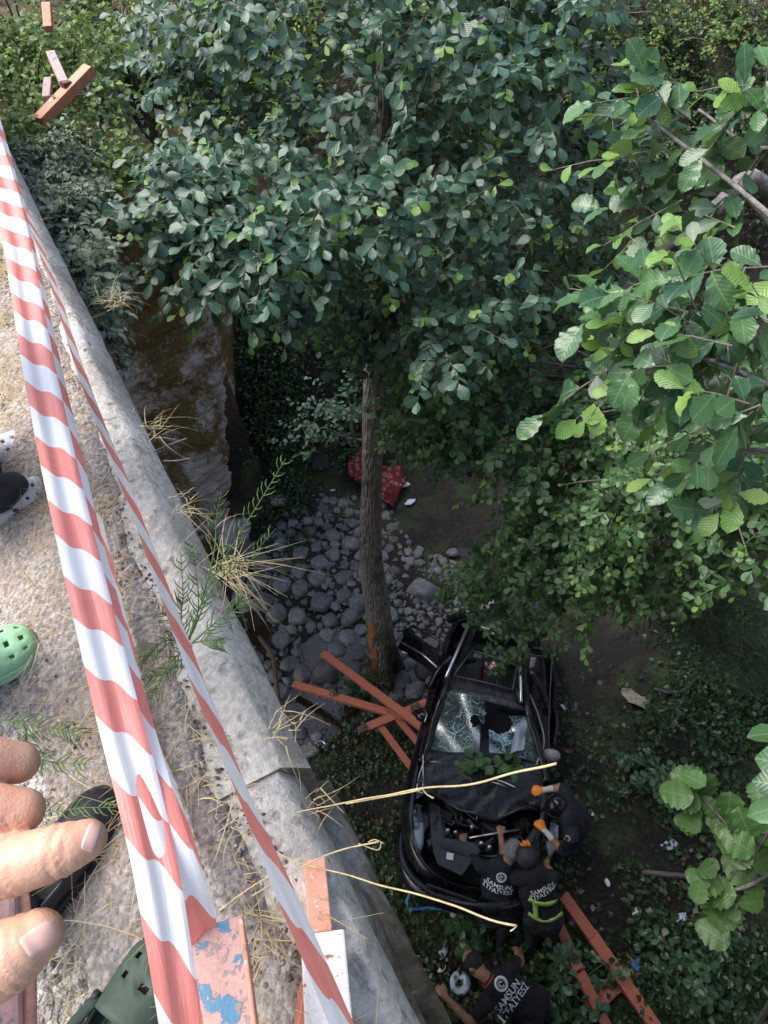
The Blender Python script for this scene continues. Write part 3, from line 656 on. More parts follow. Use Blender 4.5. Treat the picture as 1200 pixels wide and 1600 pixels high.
class Each:                  # every branch a part of its own
    def __init__(s, t, name='branch', mat=None): s.t, s.n, s.mat = t, name, mat or M['branch']
    def tube(s, *a, **k):
        mb = MB(); mb.tube(*a, **k); mb.build(s.n, s.mat, s.t, sm=True)
    def build(s, *a, **k): pass
def poly_samples(poly, n, dfn, r):
    xs_ = [p[0] for p in poly]; ys_ = [p[1] for p in poly]; out = []
    while len(out) < n:
        x, y = r.uniform(min(xs_), max(xs_)), r.uniform(min(ys_), max(ys_))
        if poly_in(x, y, poly): out.append((x, y, dfn(x, y, r)))
    return out

# ---- tree 1: the tall alder in the middle
base = pz(597, 1050, 0.0)
t1 = thing('alder_tree', base, 'tall alder with bare straight trunk rising through the middle of the picture', 'tree')
trunk_pts = [base + Vector((0, 0, -.2)), pz(598, 1035, .1), pd(590, 940, 9.9), pd(578, 820, 9.0), pd(580, 700, 8.0), pd(583, 560, 6.9), pd(588, 380, 5.75), pd(598, 200, 4.95), pd(608, 60, 4.45), pd(612, -60, 4.2), pd(610, -200, 3.9)]
# keep the trunk upright: snap to a vertical wobbling line
trunk_pts = [Vector((base.x + (p.x - base.x) * .9, base.y + .06 * i - .0 + .02 * math.sin(i * 1.3), p.z)) for i, p in enumerate(trunk_pts)]
tb = bmesh.new(); sp_ = spline(trunk_pts, 10); NS = 26; rr = interp([.33, .25, .175, .14, .112, .10, .085, .068, .052, .036, .02], 10)
rings = []
for i, p in enumerate(sp_):
    ring = []
    for k in range(NS):
        a = 2 * math.pi * k / NS; flare = 1 + (.32 * math.sin(a * 4 + .5) * max(0, 1 - (p.z) / .7) if p.z < .7 else 0)
        w = 1 + .07 * mnoise.noise(Vector((math.cos(a) * 1.4, math.sin(a) * 1.4, p.z * 1.2))) + .05 * abs(mnoise.noise(Vector((math.cos(a) * 6, math.sin(a) * 6, p.z * 2))))
        ring.append(tb.verts.new(p + Vector((math.cos(a), math.sin(a), 0)) * rr[i] * w * flare))
    rings.append(ring)
for i in range(len(rings) - 1):
    for k in range(NS): tb.faces.new((rings[i][k], rings[i][(k + 1) % NS], rings[i + 1][(k + 1) % NS], rings[i + 1][k]))
trunk = smooth(obj('trunk', tb, M['bark'], t1))
# fresh orange scars where bark was torn off
M['scar'] = simple('torn_bark_wood', (.58, .13, .035), .8, .5, 25, bs=.4, c2=(.42, .16, .07))
bv = BVHTree.FromPolygons([v.co[:] for v in trunk.data.vertices], [p.vertices[:] for p in trunk.data.polygons])
for (x0, y0, w, h, sd_) in ((581, 985, 5, 15, 1), (586, 1022, 4, 13, 2), (579, 1006, 2.5, 12, 3), (584, 1042, 4, 9, 4)):
    mb = MB(); k = 14; vs = []
    for ri in (0, .55, 1):
        for j in range(k):
            a = 2 * math.pi * j / k; q = ri * (1 + .5 * mnoise.noise(Vector((math.cos(a) * 2, math.sin(a) * 2, sd_ * 7))))
            rv = ray(x0 + math.cos(a) * w * q, y0 + math.sin(a) * h * q); hit = bv.ray_cast(Vector((0, 0, CZ)), rv)
            pt = hit[0] if hit[0] else pd(x0, y0, 10); vs.append(pt - rv.normalized() * (.016 if ri < 1 else .004))
    fs = [(a * k + j, a * k + (j + 1) % k, (a + 1) * k + (j + 1) % k, (a + 1) * k + j) for a in (0, 1) for j in range(k)]
    mb.add(vs, fs); mb.build('bark_scar', M['scar'], t1)
rA = random.Random(11)
CROWN = [(270, -60), (285, 120), (315, 190), (310, 300), (270, 335), (300, 355), (340, 375), (420, 410), (500, 420), (540, 380), (600, 545), (640, 570), (700, 520), (860, 430), (900, 300), (960, 200), (960, -60)]
def dcrown(x, y, r):
    if y > 290 and x < 520: return r.uniform(3.7, 4.5)
    return r.uniform(3.9, 5.7)
cl = poly_samples(CROWN, 150, dcrown, rA)
gaps = [(480, 95, 60), (440, 130, 45), (520, 385, 38), (610, 360, 28), (390, 410, 0), (430, 120, 42)]
cl = [c for c in cl if not any((c[0] - g[0]) ** 2 + (c[1] - g[1]) ** 2 < g[2] ** 2 for g in gaps)]
cl += [(278, 345, 4.0), (290, 310, 4.1), (305, 360, 4.0), (330, 340, 3.9), (390, 365, 3.8), (430, 395, 3.8), (470, 390, 3.9), (330, 280, 4.2), (315, 255, 4.5), (295, 120, 4.8), (300, 60, 5.0), (585, 500, 5.2), (560, 520, 5.3), (620, 500, 5.2), (545, 470, 5.3), (660, 470, 5.2), (600, 440, 5.1), (560, 430, 5.2)]
cc = [pd(x, y, d) for x, y, d in cl]
mbb = Each(t1)
for i, c in enumerate(cc):
    if i % 5 == 0:
        z = max(base.z + 4.9, min(c.z - 1.1, base.z + 9.0)); o_ = Vector((base.x, base.y + .35, z)); mid = o_.lerp(c, .5) + Vector((0, .12, -.22))
        s0 = .020 if (c - o_).length > .8 else .012
        branch(mbb, [o_, mid, c], s0, .006, 5, 4)
# bare low branches on the trunk
for a_, b_, c_ in (((572, 690, 8.0), (550, 684, 7.9), (520, 672, 7.7)), ((592, 720, 8.1), (605, 690, 7.8), (600, 655, 7.5)), ((592, 835, 9.0), (605, 832, 8.8), (618, 825, 8.7)), ((555, 684, 7.9), (548, 660, 7.6), (548, 632, 7.4)), ((590, 690, 7.9), (625, 678, 7.7), (665, 660, 7.4))):
    branch(mbb, [pd(*a_), pd(*b_), pd(*c_)], .022, .008, 5, 4)
mbb.build('branch', M['branch'], t1, sm=True)
foliage(t1, sprigs(cc, [(.28, .28, .22)] * len(cc), 13, 10, .088, origin=(base.x, base.y, 7.0), tilt=.62, young=.3), [M['leaf'], M['young']], L_MID, L_LOW)
# small low sprays by the trunk
lowc = [(500, 640, 7.8), (520, 665, 7.7), (545, 640, 7.5), (490, 670, 7.9), (535, 615, 7.6), (480, 690, 8.0), (560, 625, 7.5)]
sp = sprigs([pd(*c) for c in lowc], [(.28, .28, .15)] * len(lowc), 7, 7, .068, tilt=.35, young=.1)
scatter('low_leaves', sp[0], L_LOW[0], L_LOW[1], sp[3], [M['leaf'], M['young']], sp[2], sp[1], parent=t1, mi=sp[4], uv=L_LOW[2])

# ---- tree 2: the lower alder on the right bank
b2 = Vector((5.6, 4.4, hz(5.6, 4.4)))
t2 = thing('alder_tree', b2, 'leafy alder leaning in from the right bank over the wrecked car', 'tree')
mb = MB(); limb_end = pd(1040, 395, 5.2)
branch(mb, [b2 - Vector((0, 0, .2)), b2 + Vector((-.05, .05, 2.0)), b2 + Vector((-.3, .3, 4.2)), pd(1330, 260, 5.0)], .2, .09, 10, 6, .05)
mb.build('trunk', M['bark'], t2, sm=True)
mb = MB(); branch(mb, [b2 + Vector((-.1, .1, 2.9)), pd(1230, 330, 5.4), pd(1110, 330, 5.0), pd(1040, 385, 5.1), pd(960, 470, 5.3), pd(860, 560, 5.6)], .085, .02, 8, 6, .03); mb.build('limb', M['branch'], t2, sm=True)
P2 = [(530, 440), (640, 560), (760, 440), (900, 330), (1010, 420), (1080, 500), (1230, 650), (1230, 830), (1190, 900), (1090, 890), (980, 830), (960, 940), (900, 960), (800, 820), (770, 740), (690, 690), (620, 640), (650, 590)]
def d2(x, y, r): return r.uniform(5.0, 6.2) - (0.9 if x > 1000 else 0)
cl = poly_samples(P2, 104, d2, rA)
cl = [c for c in cl if not (690 < c[0] < 800 and 690 < c[1] < 860)]
cl += [(650, 680, 5.9), (690, 670, 6.0), (730, 650, 5.9), (840, 860, 6.0), (880, 900, 6.1), (860, 930, 6.2), (790, 900, 6.6), (760, 890, 6.7), (830, 950, 6.6), (800, 1000, 6.8), (770, 930, 6.8), (730, 900, 6.9), (860, 790, 5.8), (900, 820, 5.8), (930, 870, 5.8), (800, 930, 6.6), (795, 965, 6.7), (845, 905, 6.4), (690, 640, 5.8), (640, 620, 5.7), (670, 560, 5.6), (760, 600, 5.5), (720, 560, 5.5), (800, 640, 5.5), (840, 700, 5.6)]
cl += [(rA.uniform(770, 900), rA.uniform(790, 900), rA.uniform(6.0, 6.6)) for _ in range(11)] + [(rA.uniform(900, 1200), rA.uniform(740, 900), rA.uniform(5.2, 6.4)) for _ in range(26)] + [(rA.uniform(640, 900), rA.uniform(560, 700), rA.uniform(5.4, 6.0)) for _ in range(12)]
cc = [pd(*c) for c in cl]
mbb = Each(t2)
for i, c in enumerate(cc):
    if i % 3 == 0: branch(mbb, [pd(1060, 560, 5.6).lerp(c, .35) + Vector((0, .2, -.3)), pd(1060, 560, 5.6).lerp(c, .7), c], .014, .004, 4, 4)
for q in (((1040, 590, 4.6), (980, 650, 4.8), (930, 690, 5.0)), ((930, 560, 5.2), (880, 540, 5.2), (840, 550, 5.3)), ((935, 660, 5.0), (925, 620, 4.9), (935, 590, 4.9)), ((1010, 650, 4.7), (960, 640, 4.8), (900, 650, 5.0))):
    branch(mbb, [pd(*p) for p in q], .011, .005, 5, 4)
mbb.build('branch', M['branch'], t2, sm=True)
foliage(t2, sprigs(cc, [(.27, .27, .2)] * len(cc), 14, 10, .070, origin=(5.0, 4.4, 5.0), tilt=.6, young=.3), [M['leaf2'], M['young']], L_MID, L_LOW)

# ---- tree 3: near alder at the right edge, big leaves
b3 = Vector((4.3, .9, hz(4.3, .9)))
t3 = thing('alder_tree', b3, 'near alder at the right edge with large bright wavy leaves', 'tree')
mb = MB(); branch(mb, [b3 - Vector((0, 0, .2)), b3 + Vector((-.1, .2, 3)), b3 + Vector((-.3, .4, 5.6)), b3 + Vector((-.5, .6, 8.2))], .17, .05, 10, 6, .05); mb.build('trunk', M['bark'], t3, sm=True)
mbb = Each(t3)
S3 = [((1420, 420, 2.0), (1260, 380, 1.9), (1100, 250, 2.05), (1000, 170, 2.1)), ((1420, 700, 1.9), (1250, 620, 1.75), (1100, 560, 1.75), (1010, 560, 1.8)), ((1400, 560, 1.9), (1270, 500, 1.75), (1130, 480, 1.75), (1030, 490, 1.85)), ((1400, 300, 2.1), (1270, 230, 2.0), (1180, 230, 2.1), (1090, 170, 2.2)), ((1400, 800, 2.1), (1260, 720, 2.0), (1160, 700, 2.0), (1080, 690, 2.2)), ((1400, 60, 2.0), (1290, 130, 1.9), (1210, 150, 1.95), (1140, 190, 2.0))]
lim = b3 + Vector((-.35, .45, 5.9))
for S in S3:
    branch(mbb, [lim.lerp(pd(*S[0]), .0), pd(*S[0]).lerp(lim, .3), pd(*S[0])], .03, .014, 5, 4)
    branch(mbb, [pd(*s) for s in S], .012, .004, 5, 6, .015)
branch(mbb, [pd(1230, 380, 2.3), pd(1160, 300, 2.3), pd(1110, 250, 2.3)], .011, .006, 5, 4)
mbb.build('branch', M['branch'], t3, sm=True)
c3 = [(1010, 175, 2.05), (1060, 170, 2.1), (1030, 230, 2.1), (1090, 210, 2.1), (1080, 290, 2.15), (1040, 330, 2.25), (1150, 260, 2.1), (1180, 330, 2.0), (1130, 180, 2.1), (1190, 130, 1.9), (1190, 220, 2.0), (1140, 330, 2.2),
      (990, 500, 1.95), (1040, 480, 1.85), (1090, 450, 1.8), (1010, 560, 1.85), (1060, 550, 1.75), (1110, 520, 1.7), (1150, 470, 1.7), (1180, 540, 1.65), (1110, 590, 1.7), (1160, 610, 1.65), (1190, 430, 1.75), (1060, 420, 1.9), (1130, 430, 1.8), (970, 540, 1.95), (1190, 660, 1.75),
      (1160, 690, 1.95), (1180, 760, 2.2), (1180, 640, 1.8)]
sp = sprigs([pd(*c) for c in c3], [(.08, .08, .06)] * len(c3), 3, 7, .094, L=.24, tilt=.6, young=.6, droop=.15, origin=(2.5, 1.2, 8))
foliage(t3, sp, [M['near'], M['young']], L_NEAR, L_MID, twig_r=.0025)
# unseen crown of the same tree, added above right to shade the gorge
sp = sprigs([lim + Vector((rA.uniform(-2.6, 2.6), rA.uniform(-4.5, 2.4), rA.uniform(-.6, 4.0))) for _ in range(240)], [(.6, .6, .45)] * 240, 12, 8, .11, tilt=.4, young=.2)
Xs, Ys, Ds = proj(sp[0]); kk = ~((Ds > 0) & (Xs < 1230) & (Xs > 0) & (Ys > 0) & (Ys < 1600))
scatter('leaves', sp[0][kk], L_LOW[0], L_LOW[1], sp[3][kk], [M['near'], M['young']], sp[2][kk], sp[1][kk], parent=t3, mi=sp[4][kk], uv=L_LOW[2])

# ---- hazel branch, lower right
b4 = Vector((3.2, .1, hz(3.2, .1)))
t4 = thing('hazel_bush', b4, 'hazel bush with broad pale green leaves reaching in at the lower right', 'bush')
mb = Each(t4, 'stem')
stem_top = pd(1330, 1290, 3.3)
branch(mb, [b4 - Vector((0, 0, .1)), b4.lerp(stem_top, .5) + Vector((.1, 0, 0)), stem_top], .03, .014, 6, 5)
branch(mb, [stem_top, pd(1195, 1370, 3.2), pd(1150, 1390, 3.2), pd(1105, 1395, 3.25)], .014, .006, 6, 5, .01)
branch(mb, [stem_top, pd(1200, 1300, 3.15), pd(1150, 1300, 3.15), pd(1095, 1245, 3.2)], .010, .004, 5, 5, .01)
branch(mb, [pd(1200, 1300, 3.15), pd(1170, 1345, 3.15), pd(1140, 1365, 3.2)], .006, .003, 5, 4, .01)
mb.build('stem', M['branch'], t4, sm=True)
hl = [(1075, 1215, 62, 200), (1055, 1240, 66, 195), (1075, 1253, 52, 190), (1105, 1230, 62, 60), (1080, 1285, 62, 200), (1090, 1215, 44, 80), (1140, 1265, 68, 95), (1135, 1290, 74, 210), (1150, 1320, 84, 240), (1165, 1290, 70, 60), (1190, 1260, 66, 110), (1180, 1330, 66, 20), (1195, 1300, 60, 50), (1155, 1360, 72, 230), (1175, 1385, 60, 260), (1195, 1345, 58, 340), (1105, 1380, 62, 170), (1120, 1395, 72, 200), (1100, 1400, 56, 215), (1125, 1420, 82, 250), (1115, 1445, 84, 270), (1140, 1415, 74, 300), (1105, 1360, 40, 150), (1160, 1340, 50, 130), (1185, 1240, 48, 70), (1110, 1260, 42, 240)]
hmesh = tmpl_mesh('leaf', L_HAZ, M['hazel'])
for (x, y, w, ang) in hl + [(x + rA.gauss(0, 14), y + rA.gauss(0, 14), w * .8, a + rA.gauss(0, 50)) for (x, y, w, a) in hl[::2]]:
    p = pd(x, y, 3.15 + rA.uniform(-.1, .1)); a_ = R(-ang)
    # ang: direction of the tip in the picture, clockwise from right
    tp = Vector((math.cos(a_), math.sin(a_) * SP, math.sin(a_) * CP)) + Vector((0, 0, -.25)); nr_ = Vector((rA.uniform(-.6, .6), rA.uniform(-.8, .2), 1)).normalized()
    tp = (tp - nr_ * tp.dot(nr_)).normalized(); xx = tp.cross(nr_); s = w / F * 2.5
    o = bpy.data.objects.new('leaf', hmesh); col.objects.link(o); o.parent = t4; q = p - b4 - tp * s * .5
    o.matrix_basis = Matrix(((xx.x * s, tp.x * s, nr_.x * s, q.x), (xx.y * s, tp.y * s, nr_.y * s, q.y), (xx.z * s, tp.z * s, nr_.z * s, q.z), (0, 0, 0, 1)))

# ---- willow on the right bank
b5 = ground_at(1230, 1090)
t5 = thing('willow_shrub', b5, 'narrow-leaved willow shrub hanging under the alder on the right', 'shrub')
mb = Each(t5, 'stem'); wc = []
for q in (((1230, 1060, 8.6), (1130, 990, 7.2), (1040, 950, 6.6), (960, 900, 6.1)), ((1240, 1040, 8.4), (1190, 960, 7.4), (1130, 930, 6.8), (1070, 880, 6.2)), ((1230, 1060, 8.6), (1185, 1030, 7.9), (1130, 1000, 7.4), (1070, 960, 7.0))):
    pts = [b5] + [pd(*p) for p in q]; branch(mb, pts, .03, .005, 5, 5); wc += [p for p in spline(pts[1:], 7)]
mb.build('stem', M['branch'], t5, sm=True)
foliage(t5, sprigs(wc, [(.2, .2, .16)] * len(wc), 8, 12, .10, L=.34, tilt=.6, young=0), [M['willow'], M['young']], L_WIL, L_WIL, n_parts=0, twig_r=.0025)

# ---- shrubs on the far bank and the slope behind
def shrub(p, r, h, mat, label, n=22, lf=.06, ns=14, group=None, name='shrub', col_mats=None):
    p = Vector(p); t = thing(name, p, label, 'shrub', group)
    mb = Each(t, 'stem', M['twig']); cs = []
    for i in range(n):
        a_ = rA.uniform(0, 6.28); q = r * rA.random() ** .5; z = h * (1 - .55 * (q / r) ** 2) * rA.uniform(.35, 1)
        cs.append(p + Vector((math.cos(a_) * q, math.sin(a_) * q, z)))
    for c in cs[:9]: branch(mb, [p - Vector((0, 0, .15)), p.lerp(c, .5) + Vector((0, 0, .1)), c], .02, .005, 4, 4)
    mb.build('stem', M['twig'], t)
    foliage(t, sprigs(cs, [(r * .28, r * .28, h * .2)] * n, ns, 8, lf, tilt=.5, young=.25, origin=p), [mat, M['young'] if mat not in (M['yshrub'], M['silver']) else mat], L_LOW, L_MUG if mat is M['silver'] else L_SHR, n_parts=0, twig_r=.003)
    return t
def on(x, y): return ground_at(x, y)
G = 'bushes on the slope behind the alders'
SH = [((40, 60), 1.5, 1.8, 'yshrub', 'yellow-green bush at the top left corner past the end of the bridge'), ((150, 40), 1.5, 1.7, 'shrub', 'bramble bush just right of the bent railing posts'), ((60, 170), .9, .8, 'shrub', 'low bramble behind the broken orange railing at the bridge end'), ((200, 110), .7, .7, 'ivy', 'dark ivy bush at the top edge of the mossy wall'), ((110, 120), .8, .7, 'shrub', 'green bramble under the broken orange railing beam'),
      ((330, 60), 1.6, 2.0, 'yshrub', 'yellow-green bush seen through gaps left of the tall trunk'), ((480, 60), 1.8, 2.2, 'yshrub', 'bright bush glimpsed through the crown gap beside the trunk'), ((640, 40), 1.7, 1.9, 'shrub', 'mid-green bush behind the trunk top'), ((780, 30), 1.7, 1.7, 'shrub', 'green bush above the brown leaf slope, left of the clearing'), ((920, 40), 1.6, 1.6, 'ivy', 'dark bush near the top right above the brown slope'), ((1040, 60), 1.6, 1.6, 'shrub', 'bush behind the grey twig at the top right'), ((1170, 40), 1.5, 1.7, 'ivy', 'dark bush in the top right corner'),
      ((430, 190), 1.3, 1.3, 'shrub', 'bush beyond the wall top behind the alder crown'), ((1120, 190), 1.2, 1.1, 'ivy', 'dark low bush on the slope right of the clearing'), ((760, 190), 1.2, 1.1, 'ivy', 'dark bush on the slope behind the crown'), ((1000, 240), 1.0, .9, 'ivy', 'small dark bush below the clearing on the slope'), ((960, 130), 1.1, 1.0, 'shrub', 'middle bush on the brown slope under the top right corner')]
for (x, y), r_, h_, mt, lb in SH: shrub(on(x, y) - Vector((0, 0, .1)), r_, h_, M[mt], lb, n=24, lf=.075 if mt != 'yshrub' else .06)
# silvery mugwort along the far kerb
for (x, y, d, r_, h_, lb) in ((45, 215, 4.4, .28, .28, 'grey-green mugwort clump nearest the far end of the kerb'), (70, 270, 3.7, .17, .22, 'silvery mugwort spilling over the kerb in the middle of its row'), (100, 345, 3.1, .12, .20, 'silvery mugwort hanging over the kerb edge before the mossy wall')):
    p = pd(x, y, d); shrub(p - Vector((0, 0, .35)), r_, h_, M['silver'], lb, n=18, lf=.055, ns=14, name='mugwort_plant')
p = pd(150, 455, 2.95); shrub(p - Vector((0, 0, .25)), .10, .24, M['silver'], 'lowest grey mugwort stalks hanging beside the mossy wall', n=10, lf=.04, ns=7, name='mugwort_plant')
for (x, y, r_, lb) in ((45, 215, .5, 'bushy bramble at the very end of the pale kerb'), (112, 190, .35, 'dark bramble between the broken railing and the mossy wall')):
    p = pd(x, y, 5.4); shrub(p - Vector((0, 0, .5)), r_, .6, M['shrub'], lb, n=18, lf=.055)

# ivy and herbs on the ground
def cover(name, regions, n, mat, size, up=.12, tm=L_SHR, tilt=.45, lab=None):
    pp = []; tries = 0
    while len(pp) < n and tries < n * 6:
        tries += 1
        x0, y0, x1, y1 = regions[rA.randrange(len(regions))]
        x, y = rA.uniform(x0, x1), rA.uniform(y0, y1); g = GC(x, y)
        if g is None: continue
        if mnoise.noise(Vector((g[0] * 1.5, g[1] * 1.5, 5))) < -.12 and rA.random() < .85: continue
        pp.append((g[0] + rA.gauss(0, .05), g[1] + rA.gauss(0, .05), g[2] + abs(rA.gauss(0, up))))
    pp = np.array(pp); nr = rng.normal(0, tilt, (len(pp), 3)); nr[:, 2] += .9; nr[:, 1] -= .25
    scatter(name, pp, tm[0], tm[1], size * rng.uniform(.6, 1.3, len(pp)), mat, nr, uv=tm[2])
_gc = {}
def GC(x, y):
    k = (int(x // 8), int(y // 8))
    if k not in _gc: _gc[k] = ground_at(k[0] * 8 + 4, k[1] * 8 + 4)
    g = _gc[k]; r = ray(x, y); t = (g.z - CZ) / r.z; X, Y = r.x * t, r.y * t
    return (X, Y, hz(X, Y)) if abs(hz(X, Y) - g.z) < .5 else None
cover('ivy_ground_cover', [(370, 440, 580, 740), (370, 440, 480, 800), (380, 520, 560, 720)], 9000, M['ivy'], .065, .16)
cover('bank_herbs', [(490, 1110, 660, 1230), (470, 1180, 650, 1500), (560, 1300, 760, 1600), (400, 760, 480, 860)], 3600, M['ivy'], .06, .10)
cover('bank_weeds', [(860, 1060, 1200, 1600), (1000, 1000, 1200, 1300), (780, 1440, 1200, 1600)], 6500, M['ivy'], .075, .15)
cover('slope_ivy', [(600, 60, 1200, 400), (150, 0, 1200, 250)], 16000, M['ivy'], .10, .3)
cover('fallen_leaves', [(860, 1040, 1200, 1600), (600, 150, 1200, 560), (640, 1150, 900, 1600), (480, 1100, 700, 1400)], 3500, M['litter'], .06, .012)
# large-leaved plants among the bank herbs
for (x, y, r_, lb) in ((890, 1545, .34, 'broad-leaved plant growing between the two fallen lower rails'), (735, 1470, .2, 'round-leaved plant standing between the vest-wearing fireman and the lowest fireman'), (1080, 1545, .34, 'tall broad-leaved plant in the lower right corner'), (560, 1105, .30, 'leafy plant beside the crossed fallen rails'), (1010, 1240, .26, 'dark leafy plant on the bank right of the rescuers')):
    g = ground_at(x, y); p = g; t = thing('broadleaf_plant', p, lb, 'plant')
    cs = [p + Vector((rA.uniform(-r_, r_), rA.uniform(-r_, r_), rA.uniform(.1, .55))) for _ in range(9)]
    mb = Each(t, 'stem', M['stem'])
    for c in cs: branch(mb, [p, p.lerp(c, .5), c], .008, .004, 4, 3, 0)
    mb.build('stem', M['stem'], t)
    foliage(t, sprigs(cs, [(.08, .08, .06)] * 9, 3, 5, .10, L=.2, tilt=.35, young=0), [M['near'] if x > 700 else M['ivy'], M['young']], L_MID, L_LOW, n_parts=120, twig_r=.003)
# the weed with palmate leaves on the bonnet is placed with the car
# ================================================================== THE WRECKED CAR
RC = Matrix.Rotation(R(-13.1), 3, 'Z') @ Matrix.Rotation(R(-24.9), 3, 'X') @ Matrix.Rotation(R(-4.9), 3, 'Y')
CO = Vector((.86, 1.57, CZ - 8.4))
def C(u, v, w): return CO + RC @ Vector((u, v, w))        # u across, v towards the tail, w up
def cp(x, y, w):                                           # photo pixel on the car's own level w
    r = ray(x, y); n = RC.col[2]; q = n.dot(CO + n * w - Vector((0, 0, CZ))) / n.dot(r)
    p = RC.transposed() @ (Vector((0, 0, CZ)) + r * q - CO); return (p.x, p.y, w)
car = thing('wrecked_car', C(0, 2, 0), 'crushed black car with shattered windscreen lying nose-up on the stream bank', 'car')
def wob(p, k=.02, f=3.0, s=0): return p + Vector((mnoise.noise(p * f + Vector((s, 0, 0))), mnoise.noise(p * f + Vector((0, s + 5, 0))), mnoise.noise(p * f + Vector((0, 0, s + 9))))) * k
# lower body: a tub of stations from nose to tail
ST = [(-.16, .30, .36, .56), (-.08, .50, .30, .62), (.06, .64, .26, .68), (.28, .73, .24, .76), (.55, .775, .22, .84), (.95, .79, .22, .90), (1.4, .79, .2, .92), (2.2, .78, .2, .93), (3.0, .75, .2, .95), (3.7, .72, .25, .95), (4.1, .66, .3, .9), (4.28, .52, .38, .85)]
mb = MB(); ring = []
for v, hw, wb, wt in ST:
    prof = [(1.0 * hw - .10, wt + .005), (hw - .03, wt), (hw + .015, wt - .07), (hw + .035, (wt + wb) / 2), (hw + .02, wb + .1), (hw - .06, wb)]
    ring.append([(u, v, w) for u, w in prof] + [(-u, v, w) for u, w in reversed(prof)])
k = len(ring[0]); vs = [wob(C(*p), .03, 2.5) for r_ in ring for p in r_]
fs = [(i * k + j, (i + 1) * k + j, (i + 1) * k + j + 1, i * k + j + 1) for i in range(len(ring) - 1) for j in range(k - 1)]
# close nose and tail
vs_n = len(vs)
mb.add(vs, fs); mb.f.append(tuple(range(k))); mb.m.append(0); mb.f.append(tuple(reversed(range((len(ring) - 1) * k, len(ring) * k)))); mb.m.append(0)
body = subd(solid(mb.build('body', M['carblack'], car, sm=True), .012), 2)
def sheet(name, fn, nu, nv, mat, th=.01, skip=None, sm=True, parent=None, wb_=.0, f=3, lv=0):
    mb = MB(); mb.grid(lambda u, v: wob(C(*fn(u, v)), wb_, f) if wb_ else C(*fn(u, v)), nu, nv, 0, skip)
    o = mb.build(name, mat, parent or car, sm=sm)
    if th: solid(o, th)
    if lv: subd(o, lv)
    return o
def lerp3(a, b, t): return tuple(x + (y - x) * t for x, y in zip(a, b))
def quad(a, b, c, d, bulge=0):        # a-b front edge, d-c rear edge
    def f(u, v):
        p = lerp3(lerp3(a, b, u), lerp3(d, c, u), v); return (p[0], p[1], p[2] + bulge * 4 * u * (1 - u))
    return f
WBL, WBR, WTL, WTR = (-.63, 1.18, .98), (.69, 1.26, .97), (-.53, 1.74, 1.36), (.48, 1.64, 1.36)
sheet('floor_pan', quad((-.66, .75, .34), (.66, .75, .34), (.6, 4.1, .4), (-.6, 4.1, .4)), 6, 8, M['interior'], .02)
# crumpled bonnet, pushed back over the scuttle
def bon(u, v):
    p = quad((-.66, .46, .86), (.70, .60, .82), (.70, 1.27, .97), (-.64, 1.16, .98))(u, v)
    cr = .045 * math.sin(u * 9 + v * 4) * (1 - v) + .03 * math.sin(u * 17 - v * 9) * (1 - v * .6)
    return (p[0], p[1] + (.10 * math.sin(u * 6.5 + 1) if v < .12 else 0), p[2] + cr + .05 * (1 - abs(u - .5) * 2))
sheet('bonnet', bon, 40, 18, M['carscuff'], .012, wb_=.035, f=5)
# engine bay
mb = MB(); mb.add([C(-.60, -.02, .42), C(.62, -.02, .42), C(.7, 1.1, .42), C(-.66, 1.1, .42)], [(0, 1, 2, 3)]); mb.build('engine_floor', M['interior'], car)
re_ = random.Random(5)
mb = MB()
for _ in range(16):
    u, v = re_.uniform(-.42, .55), re_.uniform(.12, .7); s = re_.uniform(.06, .2); mb.box(C(u, v, re_.uniform(.5, .66)), s, s * re_.uniform(.6, 1.3), .14, RC @ Matrix.Rotation(re_.uniform(0, 3), 3, 'Z'), 0, .012)
bevel(mb.build('engine', M['carplastic'], car), .012)
for i in range(20):
    u, v = re_.uniform(-.42, .55), re_.uniform(.02, .6)
    mb = MB(); pts = spline([C(u + re_.uniform(-.1, .1) * j, v + re_.uniform(-.12, .12), .66 + re_.uniform(-.05, .09)) for j in range(4)], 5); mb.tube(pts, re_.uniform(.005, .020), 6); mb.build('hose', M[('rubber', 'greyplastic', 'carplastic')[i % 3]], car, sm=True)
for (x, y, s) in ((732, 1262, .05), (700, 1296, .028), (712, 1299, .025), (752, 1316, .03), (765, 1322, .03), (738, 1290, .03)):
    mb = MB(); c_ = cp(x, y, .74); mb.tube([C(c_[0], c_[1], .66), C(c_[0], c_[1], .74), C(c_[0], c_[1], .75)], [s * .8, s * .8, s * .4], 10); mb.build('cap', M['chrome' if s < .04 else 'white'], car, sm=True)
mb = MB(); mb.tube(spline([C(*cp(743, 1254, .76)), C(*cp(746, 1264, .8)), C(*cp(745, 1280, .78))], 5), .006, 5); mb.build('wire', M['white'], car)
# radiator support: grey tray that bends round the left corner
def tray(pts_o, pts_i, w0, nm):
    mb = MB(); n = len(pts_o); a = [C(*cp(x, y, w0)) for x, y in pts_o]; b = [C(*cp(x, y, w0)) for x, y in pts_i]
    vs = a + b; fs = [(i, i + 1, n + i + 1, n + i) for i in range(n - 1)]; mb.add(vs, fs); o = mb.build(nm, M['greyplastic'], car); solid(o, .03); return bevel(o, .008)
tray([(668, 1252), (672, 1290), (677, 1330), (684, 1350), (722, 1368)], [(688, 1262), (690, 1290), (694, 1310), (740, 1318), (752, 1330)], .72, 'radiator_support')
mb = MB(); mb.bar(C(*cp(688, 1320, .745)), C(*cp(735, 1336, .745)), .05, .02, RC.col[2]); bevel(mb.build('radiator_support_rib', M['carplastic'], car), .004)
mb = MB(); c_ = cp(703, 1338, .752); mb.box(C(*c_), .07, .08, .004, RC); mb.build('sticker', M['white'], car)
